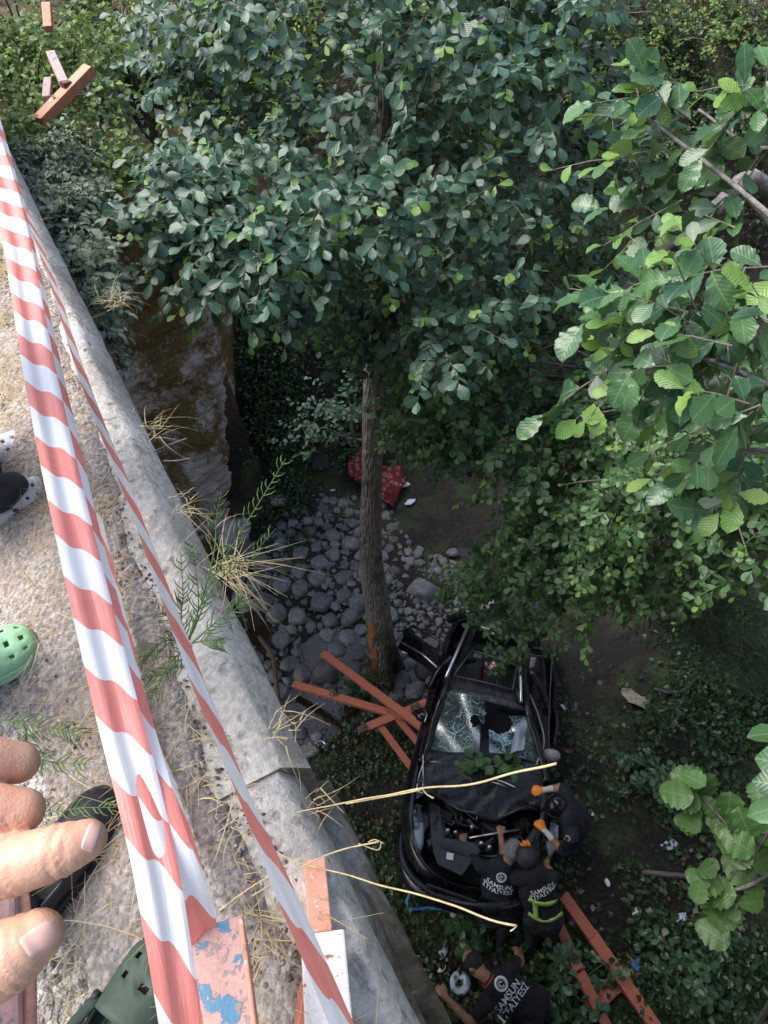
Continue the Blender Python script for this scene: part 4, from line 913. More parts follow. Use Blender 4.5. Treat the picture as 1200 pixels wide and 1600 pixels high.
# nose: bumper lip, slats of the lower grille, plate recess
mb = MB(); pts = [C(-.77, .45, .48), C(-.72, .1, .45), C(-.52, -.16, .42), (C(-.15, -.27, .41)), C(.25, -.24, .42), C(.55, -.1, .44), C(.75, .3, .48)]
mb.tube(spline(pts, 6), .075, 10, asp=1.3); mb.build('front_bumper', M['carblack'], car, sm=True)
for j in range(9):
    mb = MB(); u = -.34 + .035 * j; mb.box(C(u, -.275 - .02 * (1 - abs(u)), .50), .022, .02, .035, RC); mb.build('grille_slat', M['greyplastic'], car)
mb = MB(); mb.bar(C(-.4, -.22, .545), C(.1, -.29, .53), .02, .02, RC.col[2]); mb.build('grille_bar', M['carplastic'], car)
# headlights
m_, n_, l_, b_ = new_mat('headlight_glass'); b_.inputs['Base Color'].default_value = (.8, .85, .9, 1); b_.inputs['Roughness'].default_value = .08; b_.inputs['Transmission Weight'].default_value = .93; b_.inputs['IOR'].default_value = 1.2
M['lens'] = m_
def headlight(xy, w, flip=False):
    cen = Vector((sum(p[0] for p in xy) / len(xy), sum(p[1] for p in xy) / len(xy), 0))
    mb = MB(); out = [C(*cp(x, y, w + .015)) for x, y in xy]; mid = [C(*cp(cen.x + (x - cen.x) * .6, cen.y + (y - cen.y) * .6, w + .05)) for x, y in xy]; top = C(*cp(cen.x, cen.y, w + .06)); n = len(xy)
    mb.add(out + mid + [top], [(i, (i + 1) % n, n + (i + 1) % n, n + i) for i in range(n)] + [(n + i, n + (i + 1) % n, 2 * n) for i in range(n)])
    h = mb.build('headlight', M['lens'], car, sm=True); solid(h, .006)
    mb = MB(); mb.add([C(*cp(x, y, w - .005)) for x, y in xy], [tuple(range(n))]); mb.build('headlight_housing', M['chrome'], h)
    for (x, y, r_) in ((645, 1266, .055), (647, 1279, .05), (650, 1288, .04)) if not flip else ((cen.x, cen.y, .05),):
        c_ = cp(x, y, w + .02); mb = MB(); mb.tube([C(c_[0], c_[1], w), C(c_[0], c_[1], w + .02), C(c_[0], c_[1], w + .035), C(c_[0], c_[1], w + .04)], [r_, r_ * .95, r_ * .6, .002], 14); mb.build('reflector', M['chrome'], h, sm=True)
headlight([(640, 1262), (652, 1256), (664, 1262), (664, 1290), (662, 1318), (657, 1336), (644, 1318), (635, 1295), (633, 1275)], .69)
headlight([(845, 1300), (860, 1285), (872, 1290), (872, 1320), (858, 1345)], .69, True)
mb = MB(); mb.add([C(*cp(x, y, .745)) for x, y in ((657, 1262), (670, 1256), (669, 1290), (664, 1300))], [(0, 1, 2, 3)]); solid(mb.build('wing_edge', M['carblack'], car), .01)
# A pillars, roof frame
def beam(name, pts, r, mat, asp=1.0, n=8):
    mb = MB(); mb.tube(spline([C(*p) for p in pts], 6), r, n, asp=asp); return mb.build(name, mat, car, sm=True)
beam('pillar', [(-.68, 1.02, .93), WBL, (-.60, 1.45, 1.18), WTL, (-.50, 2.2, 1.38)], .045, M['carblack'])
beam('pillar', [(.74, 1.02, .93), WBR, (.60, 1.45, 1.17), WTR, (.44, 2.1, 1.37)], .045, M['carblack'])
beam('pillar', [(-.76, 2.35, .95), (-.66, 2.4, 1.2), (-.5, 2.5, 1.36)], .05, M['carblack'])
beam('pillar', [(-.70, 4.0, .95), (-.52, 3.8, 1.2), (-.38, 3.6, 1.36)], .07, M['carblack'])
beam('pillar', [(.70, 4.0, .92), (.56, 3.7, 1.15), (.38, 3.5, 1.34)], .07, M['carblack'])
beam('pillar', [(.78, 2.2, .9), (.70, 2.3, 1.1), (.5, 2.45, 1.34)], .045, M['carblack'])
RO = [(-.53, 1.73, 1.37), (.48, 1.63, 1.37), (.40, 3.45, 1.37), (-.37, 3.65, 1.37)]
HOLE = [(-.44, 2.06, 1.39), (.29, 1.94, 1.39), (.33, 2.42, 1.40), (-.27, 2.62, 1.40)]; HOLE2 = [(-.25, 2.70, 1.40), (.34, 2.50, 1.40), (.34, 3.0, 1.40), (-.24, 3.2, 1.40)]
def strip(name, A_, B_, mat, th=.02, n=10, crown=.015):
    mb = MB(); mb.grid(lambda u, v: wob(C(*lerp3(lerp3(A_[0], A_[1], u), lerp3(B_[0], B_[1], u), v)) + RC.col[2] * crown * math.sin(math.pi * u), .012, 4), n, 3)
    o = mb.build(name, mat, car, sm=True); solid(o, th); return o
strip('roof', (RO[0], RO[1]), (HOLE[0], HOLE[1]), M['carscuff'])
strip('roof_side', (RO[0], RO[3]), (HOLE[0], HOLE2[3]), M['carblack'], crown=0)
strip('roof_side', (RO[1], RO[2]), (HOLE[1], HOLE2[2]), M['carblack'], crown=0)
strip('roof_rear', (HOLE2[3], HOLE2[2]), (RO[3], RO[2]), M['carblack'])
strip('roof_crossbar', (HOLE[3], HOLE[2]), (HOLE2[0], HOLE2[1]), M['carblack'], .03)
for a, b in ((HOLE[0], HOLE[1]), (HOLE[3], HOLE[2]), (HOLE[0], HOLE[3]), (HOLE[1], HOLE[2])):
    mb = MB(); mb.tube([C(a[0], a[1], a[2] + .015), C((a[0] + b[0]) / 2, (a[1] + b[1]) / 2, a[2] + .028), C(b[0], b[1], b[2] + .015)], .014, 6); mb.build('sunroof_frame', M['greyplastic'], car, sm=True)
for x0, y0, x1, y1 in ((697, 1057, 740, 960), (814, 1096, 811, 1000)):
    a, b = C(*cp(x0, y0, 1.44)), C(*cp(x1, y1, 1.44)); mb = MB(); mb.tube([a - RC.col[2] * .03, a, a.lerp(b, .5) + RC.col[2] * .012, b, b - RC.col[2] * .03], [.014, .022, .022, .022, .014], 8); mb.build('roof_rail', M['chrome'], car, sm=True)
a, b = C(*cp(740, 978, 1.38)), C(*cp(792, 998, 1.38)); mb = MB(); mb.tube([a, b], .018, 6); mb.build('rear_spoiler_trim', M['chrome'], car, sm=True)
# cabin: dashboard, seats, wheel
mb = MB(); mb.grid(lambda u, v: C(-.62 + 1.26 * u, 1.22 + .42 * v, .90 + .05 * math.sin(v * 3) + .02 * math.sin(u * 9)), 14, 5); solid(mb.build('dashboard', M['carplastic'], car, sm=True), .04)
for u in (-.33, .32):
    mb = MB(); mb.grid(lambda a, b: C(u + (a - .5) * .46, 2.35 + .22 * b, .75 + .55 * b - .06 * math.cos((a - .5) * 4)), 8, 6); o = mb.build('seat_back', M['interior'], car, sm=True); solid(o, .12)
    mb = MB(); mb.box(C(u, 2.64, 1.26), .24, .1, .15, RC); bevel(mb.build('headrest', M['interior'], car), .03)
mb = MB(); mb.tube([C(-.32 + .17 * math.cos(t * .42), 1.72 + .05 * math.sin(t * .42), 1.0 + .15 * math.sin(t * .42)) for t in range(16)], .016, 6); mb.build('steering_wheel', M['interior'], car, sm=True)
for i in range(12):
    x, y = re_.gauss(764, 9), re_.gauss(1041, 6); c_ = cp(x, y, .95); mb = MB(); mb.box(C(*c_), .05, .05, .02, RC @ Matrix.Rotation(i, 3, 'Z'), 0, .01); mb.build('broken_trim', M[('white', 'redcollar', 'airbag')[i % 3]], car)
# shattered windscreen: two crazed sheets left hanging in the frame
def crazed():
    m, n, l, b = new_mat('shattered_glass'); nt = m.node_tree; co = pos_coord(nt)
    v = n.new('ShaderNodeTexVoronoi'); v.feature = 'DISTANCE_TO_EDGE'; v.inputs['Scale'].default_value = 26; l.new(co, v.inputs['Vector'])
    nd = noise_node(nt, 3, 3, .5, co); v2 = n.new('ShaderNodeTexVoronoi'); v2.feature = 'DISTANCE_TO_EDGE'; v2.inputs['Scale'].default_value = 7; l.new(mix_node(nt, .25, co, nd.outputs['Color']), v2.inputs['Vector'])
    f1 = ramp_node(nt, v.outputs[0], [(.015, (.75, .75, .75)), (.07, (.04, .04, .04))]).outputs[0]
    f2 = ramp_node(nt, v2.outputs[0], [(.01, (1, 1, 1)), (.035, (0, 0, 0))]).outputs[0]
    dn = ramp_node(nt, noise_node(nt, 4.5, 4, .6, co).outputs[0], [(.38, (.06, .06, .06)), (.66, (1, 1, 1))]).outputs[0]
    k_ = math_node(nt, 'MULTIPLY', math_node(nt, 'MAXIMUM', f1, f2), dn)
    b.inputs['Base Color'].default_value = (.42, .68, .68, 1); b.inputs['Roughness'].default_value = .35
    g = n.new('ShaderNodeBsdfGlossy'); g.inputs['Roughness'].default_value = .16; g.inputs['Color'].default_value = (.9, .95, 1, 1)
    t = n.new('ShaderNodeBsdfTransparent'); t.inputs['Color'].default_value = (.62, .78, .74, 1)
    fr = n.new('ShaderNodeFresnel'); fr.inputs['IOR'].default_value = 1.5; v3 = n.new('ShaderNodeTexVoronoi'); v3.inputs['Scale'].default_value = 26; l.new(co, v3.inputs['Vector'])
    bp = n.new('ShaderNodeBump'); bp.inputs['Strength'].default_value = .5; bp.inputs['Distance'].default_value = .02; l.new(v3.outputs['Color'], bp.inputs['Height']); l.new(bp.outputs[0], g.inputs['Normal']); l.new(bp.outputs[0], fr.inputs['Normal'])
    m1 = n.new('ShaderNodeMixShader'); l.new(math_node(nt, 'ADD', fr.outputs[0], .10), m1.inputs[0]); l.new(t.outputs[0], m1.inputs[1]); l.new(g.outputs[0], m1.inputs[2])
    m2 = n.new('ShaderNodeMixShader'); l.new(k_, m2.inputs[0]); l.new(m1.outputs[0], m2.inputs[1]); l.new(b.outputs[0], m2.inputs[2])
    l.new(m2.outputs[0], n['Material Output'].inputs[0]); return m
M['crazed'] = crazed()
wsf = quad(WBL, WBR, WTR, WTL, .05)
def wsag(u, v):
    p = wsf(u, v); s = .09 * math.exp(-((u - .62) / .14) ** 2 - ((v - .62) / .3) ** 2) + .03 * math.sin(u * 7 + v * 3)
    tw = .10 * (u - .6) * math.exp(-((u - .85) / .18) ** 2) 
    return (p[0], p[1], p[2] - s + tw * v)
def hole(i, j):
    u, v = (i + .5) / 48, (j + .5) / 26; e = .04 * mnoise.noise(Vector((u * 9, v * 9, 2)))
    a = ((u - .64) / .15) ** 2 + ((v - .72) / .26) ** 2 < 1 + e * 8
    b = ((u - .40) / .05) ** 2 + ((v - .55) / .12) ** 2 < 1 + e * 8
    c = abs(u - .50) < .035 and v < .55
    d = u > .5 and v > .86 and u < .95
    return a or b or c or d
sheet('windscreen', wsag, 48, 26, M['crazed'], 0, hole, lv=1)
mb = MB()
def flap(u, v):
    p0 = C(*cp(*(lambda a, b: (a[0] + (b[0] - a[0]) * v, a[1] + (b[1] - a[1]) * v))((797 + 22 * u, 1178 - 8 * u), (806 + 18 * u, 1133 - 8 * u)), 1.17)); return p0 + Vector((.0, .0, .02 * math.sin(u * 5) + .03 * v))
mb.grid(flap, 8, 8)
m_, n_, l_, b_ = new_mat('glass_flap_sky_tint'); b_.inputs['Base Color'].default_value = (.45, .55, .62, 1); b_.inputs['Roughness'].default_value = .12; b_.inputs['Metallic'].default_value = .5  # bent windscreen glass; the sky's pale blue reflection is put into its base colour
bump(m_.node_tree, b_, noise_node(m_.node_tree, 12, 4, .6, pos_coord(m_.node_tree)).outputs[0], .5, .03)
o = mb.build('glass_flap', m_, car, sm=True)
mb = MB()
for i in range(9):
    t = i / 8; x, y = 722 + 38 * t + re_.gauss(0, 2), 1094 + 20 * t + re_.gauss(0, 1.5); c_ = cp(x, y, 1.27); mb.box(C(*c_), .07, .03, .008, RC @ Matrix.Rotation(re_.uniform(0, 2), 3, 'Z'), 0, .012)
mb.build('glass_shards', M['print'], car, kind='stuff')
# doors, mirrors, wheels, loose trim
def door(pts_bottom, pts_top, w0, w1):
    mb = MB(); a = [C(*cp(x, y, w)) for (x, y), w in zip(pts_bottom, w0)]; b = [C(*cp(x, y, w)) for (x, y), w in zip(pts_top, w1)]
    def f(u, v): return wob(a[0].lerp(a[1], u).lerp(b[0].lerp(b[1], u), v), .02, 3)
    mb.grid(f, 8, 6); o = mb.build('door', M['carblack'], car, sm=True); solid(o, .06); bevel(o, .01)
    return o, a, b
d_, a_, b_2 = door([(622, 1012), (690, 1058)], [(634, 985), (694, 1022)], (.5, .55), (.95, .95))
mb = MB(); mb.tube([C(*cp(628, 1004, .98)), C(*cp(660, 1022, .98)), C(*cp(688, 1047, .98))], .014, 6); mb.build('window_trim', M['chrome'], d_, sm=True)
mb = MB(); mb.tube([C(*cp(623, 1015, .80)), C(*cp(636, 1022, .80))], .014, 6); mb.build('handle', M['chrome'], d_, sm=True)
mb = MB(); fr_ = [(634, 985), (645, 978), (690, 1002), (692, 1040)]
mb.tube([C(*cp(x, y, w)) for (x, y), w in zip(fr_, (.95, 1.2, 1.2, .95))], .02, 6); mb.build('window_frame', M['carblack'], d_, sm=True)
mb = MB(); mb.grid(lambda u, v: wob(C(*cp(862 + 8 * u - 4 * v, 1160 - 150 * v + 6 * u, .55 + .35 * u)), .06, 2), 6, 12); o = mb.build('door', M['carblack'], car, sm=True); solid(o, .05)
beam('door_seal', [cp(838, 1195, 1.0), cp(850, 1160, 1.05), cp(842, 1120, 1.15), cp(828, 1085, 1.2)], .011, M['airbag'])
beam('door_seal', [cp(857, 1195, .95), cp(858, 1120, 1.05), cp(862, 1040, 1.05), cp(868, 1000, 1.0), cp(862, 985, 1.0)], .010, M['greyplastic'])
beam('seat_belt', [cp(835, 1060, 1.25), cp(848, 1080, 1.1), cp(856, 1095, .95)], .012, M['airbag'])
mb = MB(); mb.grid(lambda u, v: wob(C(*cp(829 + 7 * u, 1058 - 30 * v, 1.22 - .1 * u)), .03, 8), 4, 8); o = mb.build('curtain_airbag', M['airbag'], car, sm=True); solid(o, .02)
for (x, y) in ((832, 1012), (838, 1025)):
    mb = MB(); mb.bar(C(*cp(x, y, 1.0)), C(*cp(x + 18, y + 2, 1.0)), .025, .025, RC.col[2]); bevel(mb.build('hinge', M['greyplastic'], car), .005)
def mirror(x, y, w, mat, s):
    bm = bmesh.new(); bmesh.ops.create_icosphere(bm, subdivisions=2, radius=1)
    for v in bm.verts: v.co = C(*cp(x, y, w)) + RC @ Vector((v.co.x * s, v.co.y * s * .6, v.co.z * s * .7 + .02 * mnoise.noise(v.co * 2)))
    return smooth(obj('mirror', bm, mat, car))
mi_ = mirror(663, 1120, .98, M['carblack'], .12); mb = MB(); mb.tube([C(*cp(664, 1110, 1.05)), C(*cp(667, 1118, 1.05)), C(*cp(664, 1128, 1.02))], .012, 6); mb.build('mirror_trim', M['chrome'], mi_, sm=True)
mirror(860, 1180, .95, M['airbag'], .12)
for (u, v) in ((-.72, .62), (.74, .62), (-.70, 3.3), (.70, 3.3)):
    mb = MB(); ax = RC.col[0]; c_ = C(u, v, .31); n = 22; prof = [(-.09, .22), (-.10, .28), (-.07, .315), (.07, .315), (.10, .28), (.09, .22)]
    vs = [c_ + ax * p + (RC.col[1] * math.cos(2 * math.pi * i / n) + RC.col[2] * math.sin(2 * math.pi * i / n)) * q for i in range(n) for p, q in prof]; kk = len(prof)
    mb.add(vs, [(i * kk + j, i * kk + (j + 1) % kk, ((i + 1) % n) * kk + (j + 1) % kk, ((i + 1) % n) * kk + j) for i in range(n) for j in range(kk)])
    wh = mb.build('wheel', M['rubber'], car, sm=True)
    mb = MB(); sg = 1 if u > 0 else -1; mb.tube([c_ - ax * .06, c_ + ax * .06], .06, 12)
    for s_ in range(5):
        q = 2 * math.pi * s_ / 5; dd = RC.col[1] * math.cos(q) + RC.col[2] * math.sin(q); mb.bar(c_ + ax * .07 * sg, c_ + ax * .07 * sg + dd * .225, .05, .03, ax)
    mb.build('rim', M['chrome'], wh)
mb = MB(); mb.tube(spline([C(*cp(662, 1190, .98)), C(*cp(654, 1215, .95)), C(*cp(652, 1235, .92)), C(*cp(665, 1240, .9)), C(*cp(676, 1248, .86))], 5), .006, 5); mb.build('loose_cable', M['white'], car)
mb = MB(); mb.tube(spline([C(*cp(661, 1180, .99)), C(*cp(661, 1212, .95)), C(*cp(660, 1240, .9))], 5), .006, 5); mb.build('loose_cable', M['white'], car)
# scratches as proud scraped metal lips on the bonnet
for (x0, y0, x1, y1) in ((775, 1218, 805, 1230), (768, 1222, 790, 1229), (672, 1190, 690, 1192)):
    mb = MB(); mb.tube([C(*cp(x0, y0, 1.03)), C(*cp((x0 + x1) / 2, (y0 + y1) / 2 - 1, 1.035)), C(*cp(x1, y1, 1.02))], [.004, .009, .004], 5); mb.build('torn_edge', M['chrome'], car)
# leafy sprig fallen on the bonnet
spg = thing('broken_branch', C(*cp(770, 1200, 1.05)), 'broken leafy sprig lying across the bonnet under the windscreen', 'branch')
mb = MB(); branch(mb, [C(*cp(725, 1185, 1.06)), C(*cp(760, 1196, 1.08)), C(*cp(812, 1196, 1.06))], .008, .004, 5, 5, .01); mb.build('stem', M['stem'], spg)
mesh_h = tmpl_mesh('leaf', L_HAZ, M['hazel'])
for i in range(44):
    t = re_.random(); x, y = 722 + 95 * t + re_.gauss(0, 4), 1190 + 6 * t + re_.gauss(0, 8); p = C(*cp(x, y, 1.06 + re_.uniform(0, .08))); s = re_.uniform(.06, .12)
    q = Matrix.Rotation(re_.uniform(0, 6.28), 4, 'Z') @ Matrix.Rotation(re_.uniform(-.6, .5), 4, 'X') @ Matrix.Rotation(re_.uniform(-.4, .4), 4, 'Y')
    o = bpy.data.objects.new('leaf', mesh_h); col.objects.link(o); o.parent = spg; o.matrix_basis = Matrix.Translation(p - spg.location) @ q @ Matrix.Scale(s, 4)

# ================================================================== FALLEN RAILINGS, LITTER
def bar_part(t, name, p, q, w, h, mat=None, up=Vector((0, 0, 1))):
    mb = MB(); mb.bar(p, q, w, h, up); o = mb.build(name, mat or M['orange'], t); bevel(o, .006); return o
def gz(x, y, dz): p = ground_at(x, y); return pz(x, y, p.z + dz)
rl = thing('fallen_railing', pz(600, 1110, .4), 'broken orange railing of crossed bars lying between stream and car', 'railing')
bar_part(rl, 'rail', pz(505, 1021, .35), pz(664, 1140, 1.15), .105, .07)
bar_part(rl, 'rail', pz(459, 1069, .15), pz(632, 1121, .75), .105, .07)
bar_part(rl, 'crossbar', pz(566, 1140, .62), pz(668, 1098, .78), .115, .07)
bar_part(rl, 'post', pz(592, 1131, .62), pz(643, 1200, .75), .085, .06)
bar_part(rl, 'post', pz(621, 1122, .68), pz(657, 1165, .80), .085, .06)
for x, y, z in ((566, 1140, .66), (650, 1106, .82)):
    mb = MB(); mb.box(pz(x, y, z), .13, .1, .085, Matrix.Rotation(.4, 3, 'Z')); bevel(mb.build('bracket', M['rust'], rl), .008)
r2 = thing('fallen_railing', pz(950, 1490, 1.1), 'broken orange railing with two long bars at the lower right below the rescuers', 'railing')
bar_part(r2, 'rail', pz(878, 1398, 1.55), pz(924, 1462, 1.4), .12, .08); bar_part(r2, 'rail', pz(922, 1458, 1.38), pz(1024, 1606, 1.25), .13, .08)
bar_part(r2, 'rail', pz(870, 1440, 1.45), pz(903, 1515, 1.35), .11, .08); bar_part(r2, 'rail', pz(905, 1520, 1.35), pz(948, 1606, 1.2), .11, .08)
bar_part(r2, 'crossbar', pz(915, 1578, 1.1), pz(994, 1508, 1.15), .17, .1)
mb = MB(); mb.box(pz(994, 1508, 1.17), .12, .1, .11, Matrix.Rotation(.7, 3, 'Z')); bevel(mb.build('end_cap', M['blue'], r2), .008)
r3 = thing('bent_railing', pd(100, 140, 5.4), 'bent end of the orange railing standing in brambles at the top left', 'railing')
OF = M['orange_far']
bar_part(r3, 'beam', pd(62, 190, 5.35), pd(141, 108, 5.45), .10, .075, OF)
bar_part(r3, 'post', pd(101, 132, 5.42), pd(80, 85, 5.7), .07, .06, M['peel']); bar_part(r3, 'post', pd(76, 46, 5.9), pd(73, 8, 6.0), .07, .06, OF); bar_part(r3, 'post', pd(73, 155, 5.4), pd(76, 125, 5.6), .06, .05, M['peel'])
mb = MB(); mb.box(pd(104, 133, 5.38), .07, .05, .05, Matrix.Rotation(.9, 3, 'Z')); mb.build('bracket', M['rust'], r3)
mb = MB(); mb.tube(spline([pz(405, 995, .12), pz(425, 1025, .18), pz(431, 1060, .15), pz(437, 1118, .1)], 6), .035, 8); mb.build('rusty_pipe', M['rust'], sm=True, label='long rusty pipe bent across stones beside the kerb', cat='pipe')
# patterned cloth behind the trunk
def cloth_mat():
    m, n, l, b = new_mat('red_patterned_cloth'); nt = m.node_tree; co = pos_coord(nt)
    v = n.new('ShaderNodeTexVoronoi'); v.inputs['Scale'].default_value = 11; l.new(co, v.inputs['Vector'])
    c = ramp_node(nt, v.outputs['Distance'], [(.12, (.34, .28, .2)), (.18, (.16, .007, .010)), (.33, (.15, .008, .010)), (.36, (.34, .28, .23)), (.42, (.11, .005, .007))]).outputs[0]
    l.new(c, b.inputs['Base Color']); b.inputs['Roughness'].default_value = .9; return m
mb = MB(); g0 = ground_at(590, 752)
quadp = [ground_at(545, 748), ground_at(612, 800), ground_at(640, 752), ground_at(560, 712)]
mb.grid(lambda u, v: wob(quadp[0].lerp(quadp[1], u).lerp(quadp[3].lerp(quadp[2], u), v) + Vector((0, 0, .16 + .08 * math.sin(u * 9 + v * 4) * math.sin(v * 6))), .12, 3), 30, 18)
o = mb.build('patterned_cloth', cloth_mat(), sm=True, label='red cloth with pale ring pattern lying behind the tall trunk', cat='cloth'); solid(o, .015)
def crumple(name, p, s, mat, label, cat, flat=.4, seed=0):
    bm = bmesh.new(); bmesh.ops.create_icosphere(bm, subdivisions=2, radius=1); q = Matrix.Rotation(seed * 1.7, 3, 'Z')
    for v in bm.verts:
        k_ = 1 + .45 * mnoise.noise(v.co * 1.6 + Vector((seed, 0, 0))) + .3 * mnoise.noise(v.co * 4 + Vector((seed, 0, 0))); c_ = v.co * k_
        v.co = Vector(p) + q @ Vector((c_.x * s, c_.y * s * .6, c_.z * s * flat)) + Vector((0, 0, s * flat * .5))
    return obj(name, bm, mat, None, label=label, cat=cat)
M['bluebag'] = simple('pale_blue_plastic', (.45, .52, .62), .4, .3, 20, bs=.3)
for (x, y, s, mt, lb, ct) in ((612, 785, .10, 'bluebag', 'pale crumpled plastic at the lower tip of the red cloth', 'litter'), (641, 787, .10, 'bluebag', 'pale blue bag scrap right of the red cloth', 'litter'), (632, 760, .10, 'white', 'whitish crumpled bag on the right edge of the red cloth', 'litter'), (520, 768, .05, 'bluebag', 'small pale blue scrap on sand left of the trunk', 'litter'),
    (1105, 1466, .14, 'white', 'largest white paper sheet scrap under the hazel leaves', 'paper'), (993, 1427, .07, 'white', 'small white slip on bare soil right of the vest', 'paper'), (1063, 1437, .08, 'bluebag', 'pale blue carton scrap between white slip and hazel leaves', 'litter'), (1045, 1322, .09, 'bluebag', 'crumpled translucent bag on the bank right of the rescuers', 'bag'), (1046, 1198, .05, 'bluebag', 'small pale scrap high on the right bank above the hazel branch', 'litter'), (948, 1380, .045, 'white', 'small white scrap right of the vest-wearing fireman', 'litter'),
    (925, 1275, .035, 'white', 'tiny white scrap right of the leaning fireman', 'litter'), (880, 1107, .05, 'white', 'white scrap beside the torn car door', 'litter'), (1125, 1530, .09, 'bluebag', 'pale plastic litter near the bottom right plant', 'litter'), (692, 1490, .07, 'bluebag', 'light blue scrap near the lowest fireman and the wing wall', 'litter'), (690, 1515, .045, 'white', 'small pale bottle scrap below the light blue scrap', 'litter'), (1105, 1350, .06, 'bluebag', 'pale flattened cup just left of the hazel branch', 'litter'), (760, 945, .13, 'airbag', 'pinkish crumpled cloth snagged on the car tail', 'cloth')):
    p = ground_at(x, y) + Vector((0, 0, .03)) if ct != 'cloth' else C(*cp(x, y, 1.35))
    crumple({'paper': 'paper_scrap', 'bag': 'plastic_bag', 'cloth': 'crumpled_cloth'}.get(ct, 'litter_scrap'), p, s, M[mt], lb, ct, .25, x % 7)
p = ground_at(718, 1537) + Vector((0, 0, .06)); bm = bmesh.new()
mb = MB(); n = 20; prof = [(.03, .0), (.05, .03), (.085, .035), (.11, .02), (.11, 0)]
mb.add([p + Vector((math.cos(2 * math.pi * i / n) * r_, math.sin(2 * math.pi * i / n) * r_, z_)) for i in range(n) for r_, z_ in prof], [(i * 5 + j, i * 5 + j + 1, ((i + 1) % n) * 5 + j + 1, ((i + 1) % n) * 5 + j) for i in range(n) for j in range(4)])
mb.build('paint_lid', M['bluebag'], sm=True, label='round pale plastic ring left of the lowest fireman', cat='lid')
# cardboard scrap, black hose, black seat pad, blue strap, branch
mb = MB(); p = ground_at(1000, 1098) + Vector((0, 0, .05)); mb.grid(lambda u, v: wob(p + Vector(((u - .5) * .4, (v - .5) * .22 + (u - .5) * -.15, .05 * math.sin(u * 5))), .08, 6), 10, 6); solid(mb.build('cardboard_scrap', M['card'], label='torn pale cardboard scrap on dark soil right of the car', cat='cardboard'), .012)
mb = MB(); mb.tube(spline([ground_at(x, y) + Vector((0, 0, .06)) for x, y in ((1018, 1080), (1045, 1086), (1075, 1078), (1088, 1050))], 6), .035, 8); mb.build('hose', M['carplastic'], sm=True, label='curved black hose lying on dark ground at the right', cat='hose')
mb = MB(); p = ground_at(501, 732) + Vector((0, 0, .12)); mb.box(p, .34, .30, .16, Matrix.Rotation(.2, 3, 'Z') @ Matrix.Rotation(.5, 3, 'X')); bevel(mb.build('black_bag', M['black'], label='dark square bag standing on sand left of the trunk', cat='bag'), .05, 3)
for pts, lb in ((((632, 1372), (640, 1395), (636, 1410), (645, 1422)), 'bright blue strap hanging below the car headlight'), (((640, 1420), (665, 1419), (690, 1420), (705, 1424)), 'bright blue strap lying level under the bumper')):
    mb = MB(); mb.tube(spline([gz(x, y, .15) for x, y in pts], 6), .022, 5, asp=.3); mb.build('strap', M['blue'], sm=True, label=lb, cat='strap')
mb = MB(); mb.tube(spline([gz(1002, 1362, .08), gz(1040, 1366, .1), gz(1085, 1370, .06)], 5), [.03] * 11, 6); mb.build('fallen_stick', M['twig'], label='long dead stick lying on the bank left of the hazel branch', cat='stick')
mb = MB(); n = 12; cc_ = gz(500, 1172, .12); mb.tube([cc_ + Vector((math.cos(.3 + i * .26) * .10, math.sin(.3 + i * .26) * .12, .02)) for i in range(n)], .02, 6); mb.build('bent_tube', M['chrome'], sm=True, label='small bent pale metal loop near the wing wall top', cat='tube')
mb = MB(); p = gz(475, 1180, .1); mb.box(p, .38, .22, .25, Matrix.Rotation(.5, 3, 'Z'), 0, .04); bevel(mb.build('rubble_block', M['ledge'], label='broken concrete block at the stream edge under the kerb', cat='rubble'), .03)
# ================================================================== PEOPLE
def blob(mb, pts, rad, n=12, side=None, asp=1.0):
    """closed tapered limb with round ends"""
    P = spline(pts, 5) if len(pts) > 2 else [Vector(pts[0]).lerp(Vector(pts[1]), i / 5) for i in range(6)]
    r = interp(rad, 5) if len(pts) > 2 else [rad[0] + (rad[-1] - rad[0]) * i / 5 for i in range(6)]
    d0 = (P[0] - P[1]).normalized(); d1 = (P[-1] - P[-2]).normalized()
    pre = [(P[0] + d0 * r[0] * k, r[0] * math.sqrt(max(0, 1 - k * k))) for k in (.98, .85, .6, .3)]; post = [(P[-1] + d1 * r[-1] * k, r[-1] * math.sqrt(max(0, 1 - k * k))) for k in (.3, .6, .85, .98)]
    A = pre + list(zip(P, r)) + post
    mb.tube([a for a, _ in A], [max(b, .0005) for _, b in A], n, asp=asp, side=side)
def ball(mb, c, rx, ry, rz, M3=None, n=12):
    c = Vector(c); vs = []
    for i in range(n + 1):
        th = math.pi * i / n
        for k in range(n * 2):
            a = math.pi * k / n; p = Vector((math.sin(th) * math.cos(a) * rx, math.sin(th) * math.sin(a) * ry, math.cos(th) * rz)); vs.append(c + (M3 @ p if M3 else p))
    m = 2 * n; mb.add(vs, [(i * m + k, (i + 1) * m + k, (i + 1) * m + (k + 1) % m, i * m + (k + 1) % m) for i in range(n) for k in range(m)])
def fuse(mb, voxel, smooth_it=6, fac=.5):
    """one continuous surface out of overlapping closed limbs"""
    me = bpy.data.meshes.new('tmp'); me.from_pydata(mb.v, [], mb.f); me.update(); o = bpy.data.objects.new('tmp', me); col.objects.link(o)
    r = o.modifiers.new('r', 'REMESH'); r.mode = 'VOXEL'; r.voxel_size = voxel; r.use_smooth_shade = True
    s = o.modifiers.new('s', 'SMOOTH'); s.iterations = smooth_it; s.factor = fac
    dg = bpy.context.evaluated_depsgraph_get(); res = bpy.data.meshes.new_from_object(o.evaluated_get(dg)); bpy.data.objects.remove(o); res.materials.clear(); return res
